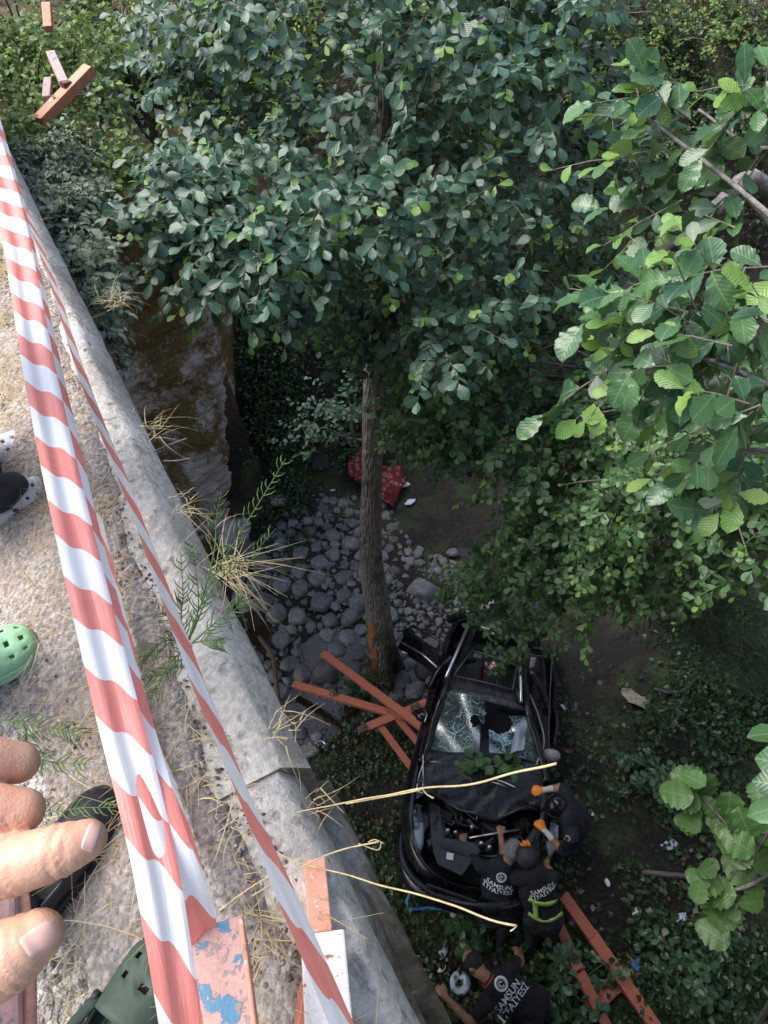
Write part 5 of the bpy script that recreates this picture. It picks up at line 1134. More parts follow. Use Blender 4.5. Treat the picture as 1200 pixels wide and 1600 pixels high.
def person(loc, label, J, shirt, trouser, boot, hair, group=None, face=None, voxel=.011, sleeve=.5, gloves=(), head_r=1.0, trunk_w=1.0, hands=True, bald=False):
    """J: joints head, neck, shL, shR, elL, elR, haL, haR, hipL, hipR, knL, knR, anL, anR (world); face = direction the face looks"""
    t = thing('person', loc, label, 'person', group); V = Vector
    J = {k: V(v) for k, v in J.items()}; mb = MB(); segs = []          # segs: (p, q, material index) used to dress the skin
    MI = {'skin': 0, 'shirt': 1, 'trouser': 2, 'boot': 3, 'glove': 4, 'cuff': 5}
    sh = (J['shL'] + J['shR']) / 2; hp = (J['hipL'] + J['hipR']) / 2; wid = (J['shR'] - J['shL']).normalized()
    up = (sh - hp).normalized(); chest = sh.lerp(hp, .28); waist = sh.lerp(hp, .68)
    blob(mb, [sh + up * .01, chest, waist, hp - up * .02], [.145 * trunk_w, .185 * trunk_w, .165 * trunk_w, .175 * trunk_w], 18, wid, .66)
    segs += [(sh, hp, 1), (J['shL'], J['shR'], 1), (hp.lerp(J['hipL'], 1), J['knL'], 2), (J['hipR'], J['knR'], 2), (J['hipL'], J['hipR'], 2), (J['knL'], J['anL'], 2), (J['knR'], J['anR'], 2)]
    blob(mb, [J['shL'], sh, J['shR']], [.075, .085, .075], 10)
    blob(mb, [sh - up * .02, J['neck'], J['neck'].lerp(J['head'], .6)], [.07, .055, .058], 10); segs += [(J['neck'].lerp(sh, .1), J['head'], 0)]
    fd = V(face) if face is not None else wid.cross(up); hu = (J['head'] - J['neck']).normalized(); fd = (fd - hu * fd.dot(hu)).normalized(); hs = hu.cross(fd).normalized()
    H3 = Matrix((hs, fd, hu)).transposed(); k = head_r
    ball(mb, J['head'] + hu * .02, .078 * k, .095 * k, .112 * k, H3); ball(mb, J['head'] + fd * .03 - hu * .05, .058 * k, .062 * k, .065 * k, H3, 8)
    ball(mb, J['head'] + fd * .10 * k - hu * .012, .015, .022, .024, H3, 6); segs += [(J['head'] - hu * .05, J['head'] + hu * .08, 0), (J['head'], J['head'] + fd * .1, 0)]
    for s in (-1, 1): ball(mb, J['head'] + hs * s * .080 * k - hu * .01 - fd * .008, .012, .022, .032, H3, 6)
    for S in 'LR':
        s, e, h, hip, kn, an = (J[x + S] for x in ('sh', 'el', 'ha', 'hip', 'kn', 'an'))
        blob(mb, [s, s.lerp(e, .5), e], [.066, .058, .046], 10); wr = e.lerp(h, .80); blob(mb, [e, e.lerp(wr, .3), wr], [.045, .045, .028], 10)
        cut = s.lerp(e, sleeve); segs.append((s, cut, 1)); segs.append((cut.lerp(e, .15), e, 0)) if sleeve < 1 else segs.append((s, e, 1)); g = S in gloves
        segs.append((e, wr.lerp(e, .05 if not g else .5), 0)); segs.append((wr, h, 4 if g else 0))
        if g: segs.append((wr.lerp(e, .42), wr, 5))
        hd = (h - wr).normalized(); px_ = hd.orthogonal().normalized() if abs(hd.z) > .9 else V((-hd.y, hd.x, 0)).normalized(); dn = hd.cross(px_); dn = -dn if dn.z > 0 else dn
        gm = 1.25 if g else 1.0
        blob(mb, [wr, wr.lerp(h, .55)], [.03 * gm, .036 * gm], 10, px_, .55)
        for fi, (off, ln) in enumerate(((-.030, .075), (-.010, .085), (.010, .08), (.029, .062))):
            b0 = wr.lerp(h, .6) + px_ * off * gm; b1 = b0 + hd * ln * .55 + dn * .012; b2 = b1 + hd * ln * .3 + dn * .035
            blob(mb, [b0, b1, b2], [.0105 * gm, .010 * gm, .0085 * gm], 8); segs.append((b0, b2, 4 if g else 0))
        tb0 = wr.lerp(h, .2) - px_ * .025; tb1 = tb0 + hd * .035 - px_ * .03 + dn * .01; tb2 = tb1 + hd * .035 - px_ * .004 + dn * .012
        blob(mb, [tb0, tb1, tb2], [.014 * gm, .012 * gm, .010 * gm], 8); segs.append((tb0, tb2, 4 if g else 0))
        blob(mb, [hip, hip.lerp(kn, .5), kn], [.098, .082, .064], 12); blob(mb, [kn, kn.lerp(an, .35), an], [.066, .066, .048], 12)
        toe = an + (V((fd.x, fd.y, 0)).normalized() * .19 if abs(fd.x) + abs(fd.y) > .2 else V((0, .19, 0))); toe.z = an.z - .055
        heel = an.copy(); heel.z -= .045; blob(mb, [heel - (toe - heel).normalized() * .05, heel.lerp(toe, .5), toe], [.045, .05, .042], 10, None, .9); segs.append((heel, toe, 3)); segs.append((an.lerp(kn, .3), an, 3))
    me = fuse(mb, voxel, 4)
    nv_ = len(me.vertices); co_ = np.empty(nv_ * 3, np.float32); me.vertices.foreach_get('co', co_); co_ = co_.reshape(-1, 3); no_ = np.empty(nv_ * 3, np.float32); me.vertices.foreach_get('normal', no_); no_ = no_.reshape(-1, 3)
    away = np.min([np.linalg.norm(co_ - np.array(J[q]), axis=1) for q in ('head', 'haL', 'haR', 'neck')], axis=0) > .17      # folds of the cloth
    fo = np.array([abs(mnoise.fractal(Vector(p) * 7, 1, 2, 3)) - .25 if a else 0 for p, a in zip(co_.tolist(), away.tolist())], np.float32)
    me.vertices.foreach_set('co', (co_ + no_ * (fo * .022)[:, None]).ravel()); me.update()
    P0 = np.array([s[0][:] for s in segs]); P1 = np.array([s[1][:] for s in segs]); mi = np.array([s[2] for s in segs])
    n = len(me.polygons); cen = np.empty(n * 3, np.float32); me.polygons.foreach_get('center', cen); cen = cen.reshape(-1, 3)
    D = P1 - P0; dd = (D * D).sum(1) + 1e-9; best = np.full(n, 1e9); bi = np.zeros(n, np.int32)
    for i in range(len(segs)):
        tt = np.clip(((cen - P0[i]) @ D[i]) / dd[i], 0, 1); ds = np.linalg.norm(cen - P0[i] - tt[:, None] * D[i], axis=1)
        ds = ds - (.10 if i == 0 else .02 if mi[i] in (1, 2) else 0); w = ds < best; best[w] = ds[w]; bi[w] = mi[i]
    me.polygons.foreach_set('material_index', bi); 
    o = obj('body', me, [M['skin2'], shirt, trouser, boot, M['glove'], M['glovecuff']], t); smooth(o)
    if hair:
        mb = MB(); ball(mb, J['head'] + hu * .03 - fd * .012, .087 * k, .098 * k, .108 * k, H3, 14)
        vs = []; fs = []; keep = {}
        for f in mb.f:
            c_ = sum((V(mb.v[i]) for i in f), V()) / len(f) - J['head']; ok = not (c_.dot(fd) > .045 and c_.dot(hu) < .07) and c_.dot(hu) > -.055
            if bald and (c_.dot(hu) > .075 or (c_.dot(fd) > .02 and c_.dot(hu) > .03)): ok = False
            if ok: fs.append(f)
        hm = MB(); hm.add([wob(V(v), .012, 40) for v in mb.v], fs); bm = hm.build('hair', hair, t, sm=True)
    t['_'] = 0; del t['_']
    return t, o, J, (hs, fd, hu)
_bv = {}
def bvh(o):
    if o.name not in _bv: _bv[o.name] = BVHTree.FromPolygons([v.co[:] for v in o.data.vertices], [p.vertices[:] for p in o.data.polygons])
    return _bv[o.name]
def stick_on(pts, faces, o3, ex, ey, tree, name, mat, parent, off=.004):
    """lay a flat print on a curved back: drop every vertex onto the cloth along the print's normal"""
    nz = ex.cross(ey).normalized(); vs = []
    for x, y in pts:
        p = o3 + ex * x + ey * y; h = tree.ray_cast(p + nz * .5, -nz); q = h[0] if h[0] is not None and (h[0] - p).length < .35 else p; vs.append(q + nz * off)
    me = bpy.data.meshes.new(name); me.from_pydata(vs, [], faces); me.update(); return obj(name, me, mat, parent)
def text_shape(s, size, bold=.014, spacing=1.0):
    cu = bpy.data.curves.new('t', 'FONT'); cu.body = s; cu.size = size; cu.offset = bold * size; cu.align_x = 'CENTER'; cu.align_y = 'CENTER'; cu.space_line = .85; cu.resolution_u = 4; cu.space_character = spacing
    o = bpy.data.objects.new('t', cu); col.objects.link(o); dg = bpy.context.evaluated_depsgraph_get(); me = bpy.data.meshes.new_from_object(o.evaluated_get(dg)); bpy.data.objects.remove(o)
    bm = bmesh.new(); bm.from_mesh(me); bmesh.ops.triangulate(bm, faces=bm.faces[:]); bmesh.ops.subdivide_edges(bm, edges=[e for e in bm.edges if e.calc_length() > size * .25], cuts=1)
    r = [(v.co.x, v.co.y) for v in bm.verts], [[v.index for v in f.verts] for f in bm.faces]; bm.verts.index_update(); bm.free(); return r
def ring_shape(r0, r1, a0=0, a1=6.2832, n=28, grow=0):
    pts, fs = [], []
    for i in range(n + 1):
        a = a0 + (a1 - a0) * i / n; g = grow * i / n
        pts += [((r0 + g) * math.cos(a), (r0 + g) * math.sin(a)), ((r1 + g) * math.cos(a), (r1 + g) * math.sin(a))]
    for i in range(n): fs.append([2 * i, 2 * i + 1, 2 * i + 3, 2 * i + 2])
    return pts, fs
def back_print(t, o, cen, ex, ey, emblem=True, size=.066, dy=0.0):
    tr = bvh(o); pts, fs = text_shape('SAMSUN\nİTFAİYESİ', size); stick_on(pts, fs, cen, ex, ey, tr, 'lettering', M['print'], t)
    if emblem:
        c2 = cen + ey * (.128 + dy)
        for nm, sh in (('emblem_ring', ring_shape(.038, .051)), ('emblem_ring', ring_shape(.030, .033)), ('emblem_swirl', ring_shape(.008, .015, 0, 5.2, 20, .010)), ('emblem_dot', ring_shape(.0, .006))):
            stick_on(*sh, c2, ex, ey, tr, nm, M['print'], t)
    return tr
G4 = 'firefighters around the wreck'
def gp(x, y, z): return pz(x, y, z)
# -- grey-haired fireman in the middle, back to us
z0 = 1.08
J = dict(head=gp(800, 1331, 2.42), neck=gp(792, 1350, 2.33), shL=gp(752, 1353, 2.25), shR=gp(812, 1368, 2.25), elL=gp(735, 1338, 2.02), haL=gp(722, 1308, 1.98), elR=gp(787, 1338, 2.0), haR=gp(781, 1296, 2.02),
         hipL=gp(757, 1418, 1.85), hipR=gp(790, 1424, 1.85), knL=gp(755, 1440, 1.45), knR=gp(788, 1446, 1.45), anL=gp(752, 1468, z0), anR=gp(782, 1474, z0))
f2, f2o, f2J, hx = person(gp(768, 1470, z0 - .08), 'grey-haired fireman in navy T-shirt bending into the engine bay', J, M['navy'], M['trouser'], M['shoeblack'], M['greyhair'], G4, face=(.15, 1, -.5), sleeve=.75)
def frame_at(p0, p1, px0, ang):
    """print frame on a back: ex along the picture direction ang (deg, down-right positive), lying on the trunk's plane"""
    upv = (p0 - p1).normalized(); view = (Vector((0, 0, CZ)) - p0.lerp(p1, .5)).normalized(); n = (view - upv * view.dot(upv)).normalized(); ex = upv.cross(n).normalized()
    q = Matrix.Rotation(R(-ang), 3, n); return q @ ex, q @ upv, n
sh = (f2J['shL'] + f2J['shR']) / 2; hp = (f2J['hipL'] + f2J['hipR']) / 2
def on_back(o, x, y, far=9):
    h = bvh(o).ray_cast(Vector((0, 0, CZ)), ray(x, y)); return h[0]
ex, ey, nn = frame_at(sh, hp, 0, 8)
c_ = on_back(f2o, 778, 1389) or sh.lerp(hp, .45); back_print(f2, f2o, c_, ex, ey)
def sleeve_badge(o, t, x, y, r=.03):
    h = on_back(o, x, y)
    if h is None: return
    n = (Vector((0, 0, CZ)) - h).normalized(); ex = Vector((1, 0, 0)); ey = n.cross(ex).normalized(); stick_on(*ring_shape(r * .55, r, n=14), h, ex, ey, bvh(o), 'sleeve_badge', M['airbag'], t)
sleeve_badge(f2o, f2, 743, 1331)
# -- vest-wearing fireman on the right
J = dict(head=gp(824, 1341, 2.48), neck=gp(832, 1357, 2.40), shL=gp(809, 1372, 2.34), shR=gp(862, 1370, 2.34), elL=gp(798, 1352, 2.05), haL=gp(800, 1326, 2.0), elR=gp(866, 1372, 2.02), haR=gp(850, 1345, 1.95),
         hipL=gp(832, 1436, 1.88), hipR=gp(866, 1436, 1.88), knL=gp(830, 1462, 1.45), knR=gp(860, 1466, 1.45), anL=gp(830, 1488, 1.05), anR=gp(856, 1492, 1.05))
f3, f3o, f3J, hx3 = person(gp(845, 1490, .97), 'fireman in black vest with green bands and black helmet', J, M['black'], M['black'], M['greyplastic'], None, G4, face=(-.1, 1, -.5), sleeve=1.0, trunk_w=1.0)
hs, fd, hu = hx3; hm = MB(); H3 = Matrix((hs, fd, hu)).transposed(); ball(hm, f3J['head'] + hu * .035, .112, .135, .115, H3, 14); hm.build('helmet', M['carplastic'], f3, sm=True)
for i, (a, b) in enumerate((((813, 1319), (822, 1322)), ((817, 1314), (825, 1321)), ((823, 1313), (828, 1322)))):
    hh = [on_back(f3o, *a), on_back(f3o, *b)]
    q0, q1 = pz(a[0], a[1], 2.62), pz(b[0], b[1], 2.62); mb = MB(); mb.tube([q0, q0.lerp(q1, .5) + Vector((0, 0, .01)), q1], [.012, .016, .012], 6); mb.build('helmet_mark', M['glove'], f3, sm=True)
sh = (f3J['shL'] + f3J['shR']) / 2; hp = (f3J['hipL'] + f3J['hipR']) / 2
ex, ey, nn = frame_at(sh, hp, 0, -9); c_ = on_back(f3o, 849, 1394) or sh.lerp(hp, .4); back_print(f3, f3o, c_, ex, ey, False, .062)
def band(o, t, path, hw, mat, name='reflective_band'):
    tr = bvh(o); pts = []
    for x, y in path: 
        h = tr.ray_cast(Vector((0, 0, CZ)), ray(x, y)); pts.append((h[0], h[1]) if h[0] is not None else None)
    pts = [p for p in pts if p]
    if len(pts) < 2: return
    mb = MB(); vs = []
    for i, (p, n) in enumerate(pts):
        tg = (pts[min(i + 1, len(pts) - 1)][0] - pts[max(i - 1, 0)][0]).normalized(); s = tg.cross(n).normalized(); vs += [p + n * .008 + s * hw, p + n * .008 - s * hw]
    mb.add(vs, [(2 * i, 2 * i + 1, 2 * i + 3, 2 * i + 2) for i in range(len(pts) - 1)]); o2 = mb.build(name, mat, t, sm=True); solid(o2, .004)
def line(x0, y0, x1, y1, n=12, sag=0): return [(x0 + (x1 - x0) * i / n, y0 + (y1 - y0) * i / n + sag * math.sin(math.pi * i / n)) for i in range(n + 1)]
band(f3o, f3, line(826, 1404, 880, 1400, 26, 10), .022, M['hiviz']); band(f3o, f3, line(826, 1426, 880, 1424, 26, 14), .02, M['hiviz']); band(f3o, f3, line(836, 1410, 838, 1436), .024, M['hiviz']); band(f3o, f3, line(854, 1345, 868, 1352), .014, M['hiviz'])
# -- fireman leaning in from the right, orange gloves
J = dict(head=gp(874, 1262, 2.42), neck=gp(888, 1270, 2.40), shL=gp(884, 1242, 2.35), shR=gp(892, 1308, 2.35), elL=gp(882, 1229, 2.2), haL=gp(839, 1236, 2.2), elR=gp(880, 1330, 2.1), haR=gp(842, 1287, 2.1),
         hipL=gp(902, 1268, 1.85), hipR=gp(903, 1302, 1.85), knL=gp(892, 1290, 1.5), knR=gp(893, 1318, 1.5), anL=gp(890, 1315, 1.1), anR=gp(886, 1342, 1.1))
f1, f1o, f1J, hx1 = person(gp(888, 1330, 1.0), 'fireman in navy shirt and orange gloves leaning over the right wing', J, M['navy'], M['trouser'], M['shoeblack'], None, G4, face=(-1, .1, -.6), sleeve=.92, gloves='LR', trunk_w=1.05)
hs, fd, hu = hx1; hm = MB(); ball(hm, f1J['head'] + hu * .035, .108, .13, .112, Matrix((hs, fd, hu)).transposed(), 14); hm.build('helmet', M['carblack'], f1, sm=True)
sleeve_badge(f1o, f1, 886, 1310)
# -- lowest fireman, arm out to the wall
J = dict(head=gp(742, 1507, 2.36), neck=gp(757, 1524, 2.38), shL=gp(762, 1568, 2.30), shR=gp(795, 1515, 2.32), elL=gp(735, 1598, 2.2), haL=gp(688, 1548, 2.25), elR=gp(812, 1500, 2.0), haR=gp(806, 1480, 1.75),
         hipL=gp(818, 1590, 1.85), hipR=gp(840, 1555, 1.85), knL=gp(838, 1608, 1.5), knR=gp(852, 1580, 1.5), anL=gp(850, 1622, 1.1), anR=gp(852, 1602, 1.1))
f4, f4o, f4J, hx4 = person(gp(848, 1610, 1.0), 'balding fireman with red collar bracing one arm against the bridge wall', J, M['black'], M['black'], M['greyplastic'], M['hair'], G4, face=(-.8, .35, -.8), sleeve=.55, bald=True)
sh = (f4J['shL'] + f4J['shR']) / 2; hp = (f4J['hipL'] + f4J['hipR']) / 2
c_ = on_back(f4o, 799, 1562) or sh.lerp(hp, .5); view = (Vector((0, 0, CZ)) - c_).normalized()
def screen_frame(n, ang):
    rt = Vector((1, 0, 0)); upc = Vector((0, SP, CP)); a = R(ang); e = rt * math.cos(a) - upc * math.sin(a); e = (e - n * e.dot(n)).normalized(); return e, n.cross(e).normalized()
ex, ey = screen_frame(view, -55); tr = back_print(f4, f4o, c_, ex, ey, False, .082)
c2 = on_back(f4o, 783, 1537) or c_
for nm, shp in (('emblem_ring', ring_shape(.043, .060)), ('emblem_ring', ring_shape(.034, .038)), ('emblem_swirl', ring_shape(.010, .018, 0, 5.2, 20, .010))): stick_on(*shp, c2, ex, ey, tr, nm, M['print'], f4)
mb = MB(); nk = f4J['neck'].lerp(sh, .35); axn = (f4J['head'] - sh).normalized(); x_ = axn.orthogonal().normalized(); y_ = axn.cross(x_)
mb.tube([nk + (x_ * math.cos(i * .3) + y_ * math.sin(i * .3)) * .078 for i in range(22)], .012, 6); mb.build('collar', M['redcollar'], f4, sm=True)
# lever bar in the middle fireman's hands, pale breathing tube between the two
mb = MB(); mb.tube([gp(733, 1309, 2.02), gp(812, 1296, 2.02)], .012, 8); mb.build('metal_bar', M['chrome'], sm=True, label='thin metal bar held across the engine bay by the grey-haired fireman', cat='bar')
mb = MB(); mb.tube(spline([gp(806, 1348, 2.2), gp(818, 1330, 2.1), gp(838, 1300, 2.0), gp(850, 1285, 1.95)], 6), [.05, .05, .045, .045] + [.045] * 15, 10); mb.build('cutting_tool', M['greyplastic'], sm=True, label='grey hydraulic cutter between the vest-wearing fireman and orange gloves', cat='tool')
crumple('tool_cover', gp(817, 1350, 2.2), .09, M['bluebag'], 'pale blue tool cover between the two firemen\'s heads', 'tool cover', .5, 3)

# ---------------------------------------------------------------- on the bridge
def croc(parent, toe_px, heel_px, zt, mat, sole_mat, wid=.105, hgt_=.075, holes=True, name='shoe', strap=True):
    A, B = pz(*toe_px, zt), pz(*heel_px, zt); L = (A - B).length; y = (A - B).normalized(); x = y.cross(Vector((0, 0, 1))); nL, nW = 22, 16
    def wl(t): return wid * .5 * (.74 + .30 * math.sin(min(1, t / .72) * 1.57) if t < .72 else 1.04 * math.sqrt(max(.0, 1 - ((t - .72) / .285) ** 2)))
    def hl(t): return hgt_ * (.9 if t < .4 else .9 - .1 * math.sin((t - .4) / .6 * 1.57)) * (1 if t < .8 else max(.30, math.sqrt(max(0, 1 - ((t - .78) / .235) ** 2))))
    mb = MB()
    def f(u, v):
        t = .02 + .978 * v; a = math.pi * u; w = wl(t); h = hl(t); e = abs(math.cos(a)) ** .8 * (1 if math.cos(a) > 0 else -1)
        p = B + y * L * t + x * w * e; p.z = zt + .018 + h * math.sin(a) ** .7; return p
    def sk(i, j):
        t = (j + .5) / nL; u = (i + .5) / nW
        if t < .38 and .16 < u < .84: return True                 # foot opening
        if not holes: return False
        return .56 < t < .95 and .22 < u < .78 and i % 3 == 1 and j % 3 == 1
    mb.grid(f, nW, nL, 0, sk); o = mb.build(name, mat, parent, sm=True); solid(o, .006, 1)
    mb = MB(); n = 40; out = []
    for s in (1, -1):
        for i in range(n // 2):
            t = .0 + i / (n / 2 - 1); t = t if s > 0 else 1 - t; w = wl(max(.02, min(.998, t))) * 1.07 + .002; out.append(B + y * L * (t * 1.03 - .015) + x * w * s)
    k_ = len(out)
    def lv(z, g): 
        c_ = sum(out, Vector()) / k_; return [Vector(((p.x - c_.x) * g + c_.x, (p.y - c_.y) * g + c_.y, zt + z)) for p in out]
    L_ = [lv(.0, .96), lv(.004, 1.0), lv(.011, 1.0), lv(.013, .985), lv(.022, .985), lv(.025, .95)]; vs = [p for l_ in L_ for p in l_]
    mb.add(vs, [(i * k_ + j, i * k_ + (j + 1) % k_, (i + 1) * k_ + (j + 1) % k_, (i + 1) * k_ + j) for i in range(len(L_) - 1) for j in range(k_)] + [tuple(reversed(range(k_))), tuple(range((len(L_) - 1) * k_, len(L_) * k_))])
    mb.build('sole', sole_mat, o)
    if strap:
        mb = MB(); mb.tube(spline([B + y * L * .42 + x * wid * .47 + Vector((0, 0, .06)), B + y * L * .12 + x * wid * .44 + Vector((0, 0, .085)), B - y * L * .02 + Vector((0, 0, .09)), B + y * L * .12 - x * wid * .44 + Vector((0, 0, .085)), B + y * L * .42 - x * wid * .47 + Vector((0, 0, .06))], 6), .010, 8, asp=.45); mb.build('strap', mat, o, sm=True)
        for s in (1, -1):
            c_ = B + y * L * .42 + x * wid * .49 * s + Vector((0, 0, .058)); mb = MB(); mb.tube([c_ - x * .004 * s, c_ + x * .006 * s], .009, 12); mb.build('rivet', M['carplastic'], o, sm=True)
    return A, B, y, x
def bystander(loc, label, shoes, trouser, top, facing, hip_z=.92):
    """clothed figure standing on the deck; the shoes are built as crocs, the trousers hang over them"""
    t = thing('person', loc, label, 'person', None); mb = MB(); segs = []; fdir = Vector(facing).normalized(); wd = Vector((fdir.y, -fdir.x, 0)); hips = []
    mid = sum((s for s in shoes), Vector()) / len(shoes); hp = mid + Vector((0, 0, hip_z)) - fdir * .03
    for s, sd_ in zip(shoes, (-1, 1)):
        hip = hp + wd * .09 * sd_; an = s + Vector((0, 0, .07)); kn = hip.lerp(an, .5) + fdir * .03
        blob(mb, [hip, kn, an + Vector((0, 0, .02))], [.10, .08, .068], 14); segs.append((hip, an, 1)); blob(mb, [an + Vector((0, 0, .05)), an - Vector((0, 0, .02)) + fdir * .02], [.04, .04], 10)
    sh = hp + Vector((0, 0, .55)); blob(mb, [hp, hp + Vector((0, 0, .25)), sh], [.15, .15, .14], 16, wd, .65); segs += [(hp + Vector((0, 0, .05)), sh, 2)]
    for sd_ in (-1, 1):
        s = sh + wd * .2 * sd_; e = s + Vector((0, 0, -.30)) + wd * .05 * sd_; h = e + Vector((0, 0, -.24)) + fdir * .06; blob(mb, [sh, s, e, h], [.09, .065, .045, .032], 10); blob(mb, [h, h + Vector((0, 0, -.09))], [.034, .028], 10, None, .6); segs += [(s, e, 2), (e, h, 0)]
        for q in (-.03, -.01, .01, .03): blob(mb, [h + Vector((0, 0, -.08)) + fdir * q, h + Vector((0, 0, -.16)) + fdir * (q + .01)], [.009, .007], 8)
        blob(mb, [h + Vector((0, 0, -.02)) + fdir * .03, h + Vector((0, 0, -.08)) + fdir * .05], [.012, .009], 8)
    hd = sh + Vector((0, 0, .24)); blob(mb, [sh, hd], [.06, .055], 10); ball(mb, hd + Vector((0, 0, .05)), .078, .095, .115); ball(mb, hd + fdir * .1 + Vector((0, 0, .04)), .014, .014, .022, None, 6); segs += [(sh + Vector((0, 0, .1)), hd + Vector((0, 0, .1)), 0)]
    me = fuse(mb, .011, 4); P0 = np.array([s[0][:] for s in segs]); P1 = np.array([s[1][:] for s in segs]); mi = np.array([s[2] for s in segs]); n = len(me.polygons); cen = np.empty(n * 3, np.float32); me.polygons.foreach_get('center', cen); cen = cen.reshape(-1, 3)
    D = P1 - P0; dd = (D * D).sum(1) + 1e-9; ds = np.stack([np.linalg.norm(cen - P0[i] - np.clip(((cen - P0[i]) @ D[i]) / dd[i], 0, 1)[:, None] * D[i], axis=1) for i in range(len(segs))], 1)
    me.polygons.foreach_set('material_index', mi[ds.argmin(1)].astype(np.int32)); smooth(obj('body', me, [M['skin'], trouser, top], t))
    mb = MB(); ball(mb, hd + Vector((0, 0, .065)) - fdir * .012, .085, .100, .112, None, 12); kf = [f for f in mb.f if (sum((Vector(mb.v[i]) for i in f), Vector()) / 4 - hd).dot(fdir) < .05 and (sum((Vector(mb.v[i]) for i in f), Vector()) / 4 - hd).z > -.01]; hm = MB(); hm.add(mb.v, kf); hm.build('hair', M['hair'], t, sm=True)
    return t
ZD = DECK + .012
# person with grey clogs and dark trousers
fA = (pz(82, 772, ZD) - pz(-40, 835, ZD)).normalized()
pA = bystander(pz(-60, 800, ZD), 'bystander in dark trousers and pale grey clogs at the left edge', [pz(-42, 745, ZD), pz(-8, 812, ZD)], M['trouser'], M['navy'], fA)
croc(pA, (64, 698), (-54, 754), ZD, M['crocgrey'], M['crocwhite']); croc(pA, (94, 771), (-24, 829), ZD, M['crocgrey'], M['crocwhite'])
# trouser legs draped low over the clogs
mb = MB(); 
for (x, y, x1, y1, r_) in ((-100, 752, -22, 738, .040), (-85, 796, 14, 764, .048)):
    a, b = pz(x, y, ZD + .17), pz(x1, y1, ZD + .085); blob(mb, [a, a.lerp(b, .5), b], [r_ * 1.15, r_ * 1.1, r_], 16)
me = fuse(mb, .006, 4); 
for v in me.vertices: v.co = wob(v.co, .012, 14)
smooth(obj('trouser_hem', me, M['trouser'], pA))
fB = (pz(58, 1010, ZD) - pz(-110, 1090, ZD)).normalized()
pB = bystander(pz(-150, 1060, ZD), 'bystander in mint green clogs standing beyond the left edge below the grey clogs', [pz(-140, 1120, ZD), pz(-70, 1060, ZD)], M['trouser'], M['black'], fB)
croc(pB, (62, 1000), (-105, 1085), ZD, M['crocgreen'], M['crocgreen'], .125, .045)
# person whose hand rests on the rail: black shoe
pC = thing('person', pz(60, 1420, ZD), 'onlooker in black shoes whose bare hand rests on the railing at lower left', 'person')
A, B = pz(190, 1245, ZD), pz(20, 1475, ZD)
croc(pC, (192, 1240), (25, 1460), ZD, M['shoeblack'], M['rubber'], .105, .085, False, strap=False)
# foot of the one who looks down: dark green clog
pD = thing('person', pz(150, 1640, ZD), 'dark green clog on the foot nearest the bottom edge', 'person')
croc(pD, (292, 1468), (140, 1700), ZD, M['crocdark'], M['crocdark'], .125, .08, True)
# lower legs of those two
for t, h_, mt, out in ((pC, pz(45, 1440, ZD), M['trouser'], Vector((-.22, -.12, 0))), (pD, pz(110, 1690, ZD), M['trouser'], Vector((-.05, -.3, 0)))):
    mb = MB(); k0 = h_ + Vector((0, 0, .06)); blob(mb, [k0, k0 + Vector((0, 0, .42)) + out * .6, k0 + Vector((0, 0, .82)) + out * 1.4], [.045, .065, .085], 14); me = fuse(mb, .012, 3); smooth(obj('leg', me, mt, t))

# ---------------------------------------------------------------- the hand
hb = MB()
def D_(x, y, d): return pd(x, y, d)
fing = [([(-260, 1290, .275), (-120, 1195, .262), (-40, 1186, .264), (30, 1192, .272)], [.0105, .0100, .0092, .0078]),
        ([(-270, 1370, .275), (-130, 1262, .262), (-40, 1262, .256), (36, 1266, .260)], [.0110, .0102, .0095, .0080]),
        ([(-290, 1465, .275), (-120, 1390, .255), (20, 1352, .248), (96, 1328, .249), (136, 1312, .252)], [.0118, .0108, .0102, .0090, .0072]),
        ([(-330, 1660, .27), (-170, 1590, .252), (-50, 1532, .243), (20, 1490, .242), (60, 1462, .245)], [.0150, .0138, .0128, .0118, .0088])]
paths = []
for pts, r_ in fing: P = [D_(*p) for p in pts]; paths.append((P, r_)); blob(hb, P, r_, 18)
palm = [D_(-300, 1330, .282), D_(-330, 1480, .285), D_(-380, 1640, .285)]; blob(hb, palm, [.022, .026, .026], 16, None, .8); blob(hb, [D_(-330, 1640, .28), D_(-460, 1480, .29), D_(-300, 1340, .282)], [.02, .026, .02], 14)
wrist = D_(-560, 1640, .30); elbow = Vector((-.62, -.22, CZ - .42)); blob(hb, [palm[1], wrist, elbow], [.026, .028, .042], 16)
me = fuse(hb, .0010, 8, .5)
# skin folds across the joints, set into the surface
hv = np.empty(len(me.vertices) * 3, np.float32); me.vertices.foreach_get('co', hv); hv = hv.reshape(-1, 3).astype(float); hn = np.empty(len(me.vertices) * 3, np.float32); me.vertices.foreach_get('normal', hn); hn = hn.reshape(-1, 3)
for P, r_ in paths:
    P = [np.array(p) for p in P]
    for ji in range(1, len(P) - 1):
        ax_ = P[ji + 1] - P[ji - 1]; ax_ /= np.linalg.norm(ax_); rel = hv - P[ji]; al = rel @ ax_; rd = np.linalg.norm(rel - al[:, None] * ax_, axis=1); near = rd < .017
        jit = .0009 * np.sin(hv[:, 0] * 900 + hv[:, 1] * 700)
        for off, dp in ((-.0048, .00035), (-.0020, .0007), (.0008, .0009), (.0032, .0006), (.0058, .0003)):
            hv -= hn * (near * dp * np.exp(-((al - off + jit) / .00075) ** 2))[:, None]
        hv += hn * (near * .0006 * np.exp(-(al / .006) ** 2))[:, None]
me.vertices.foreach_set('co', hv.astype(np.float32).ravel()); me.update()
hand = smooth(obj('hand', me, M['skin'], pC)); 
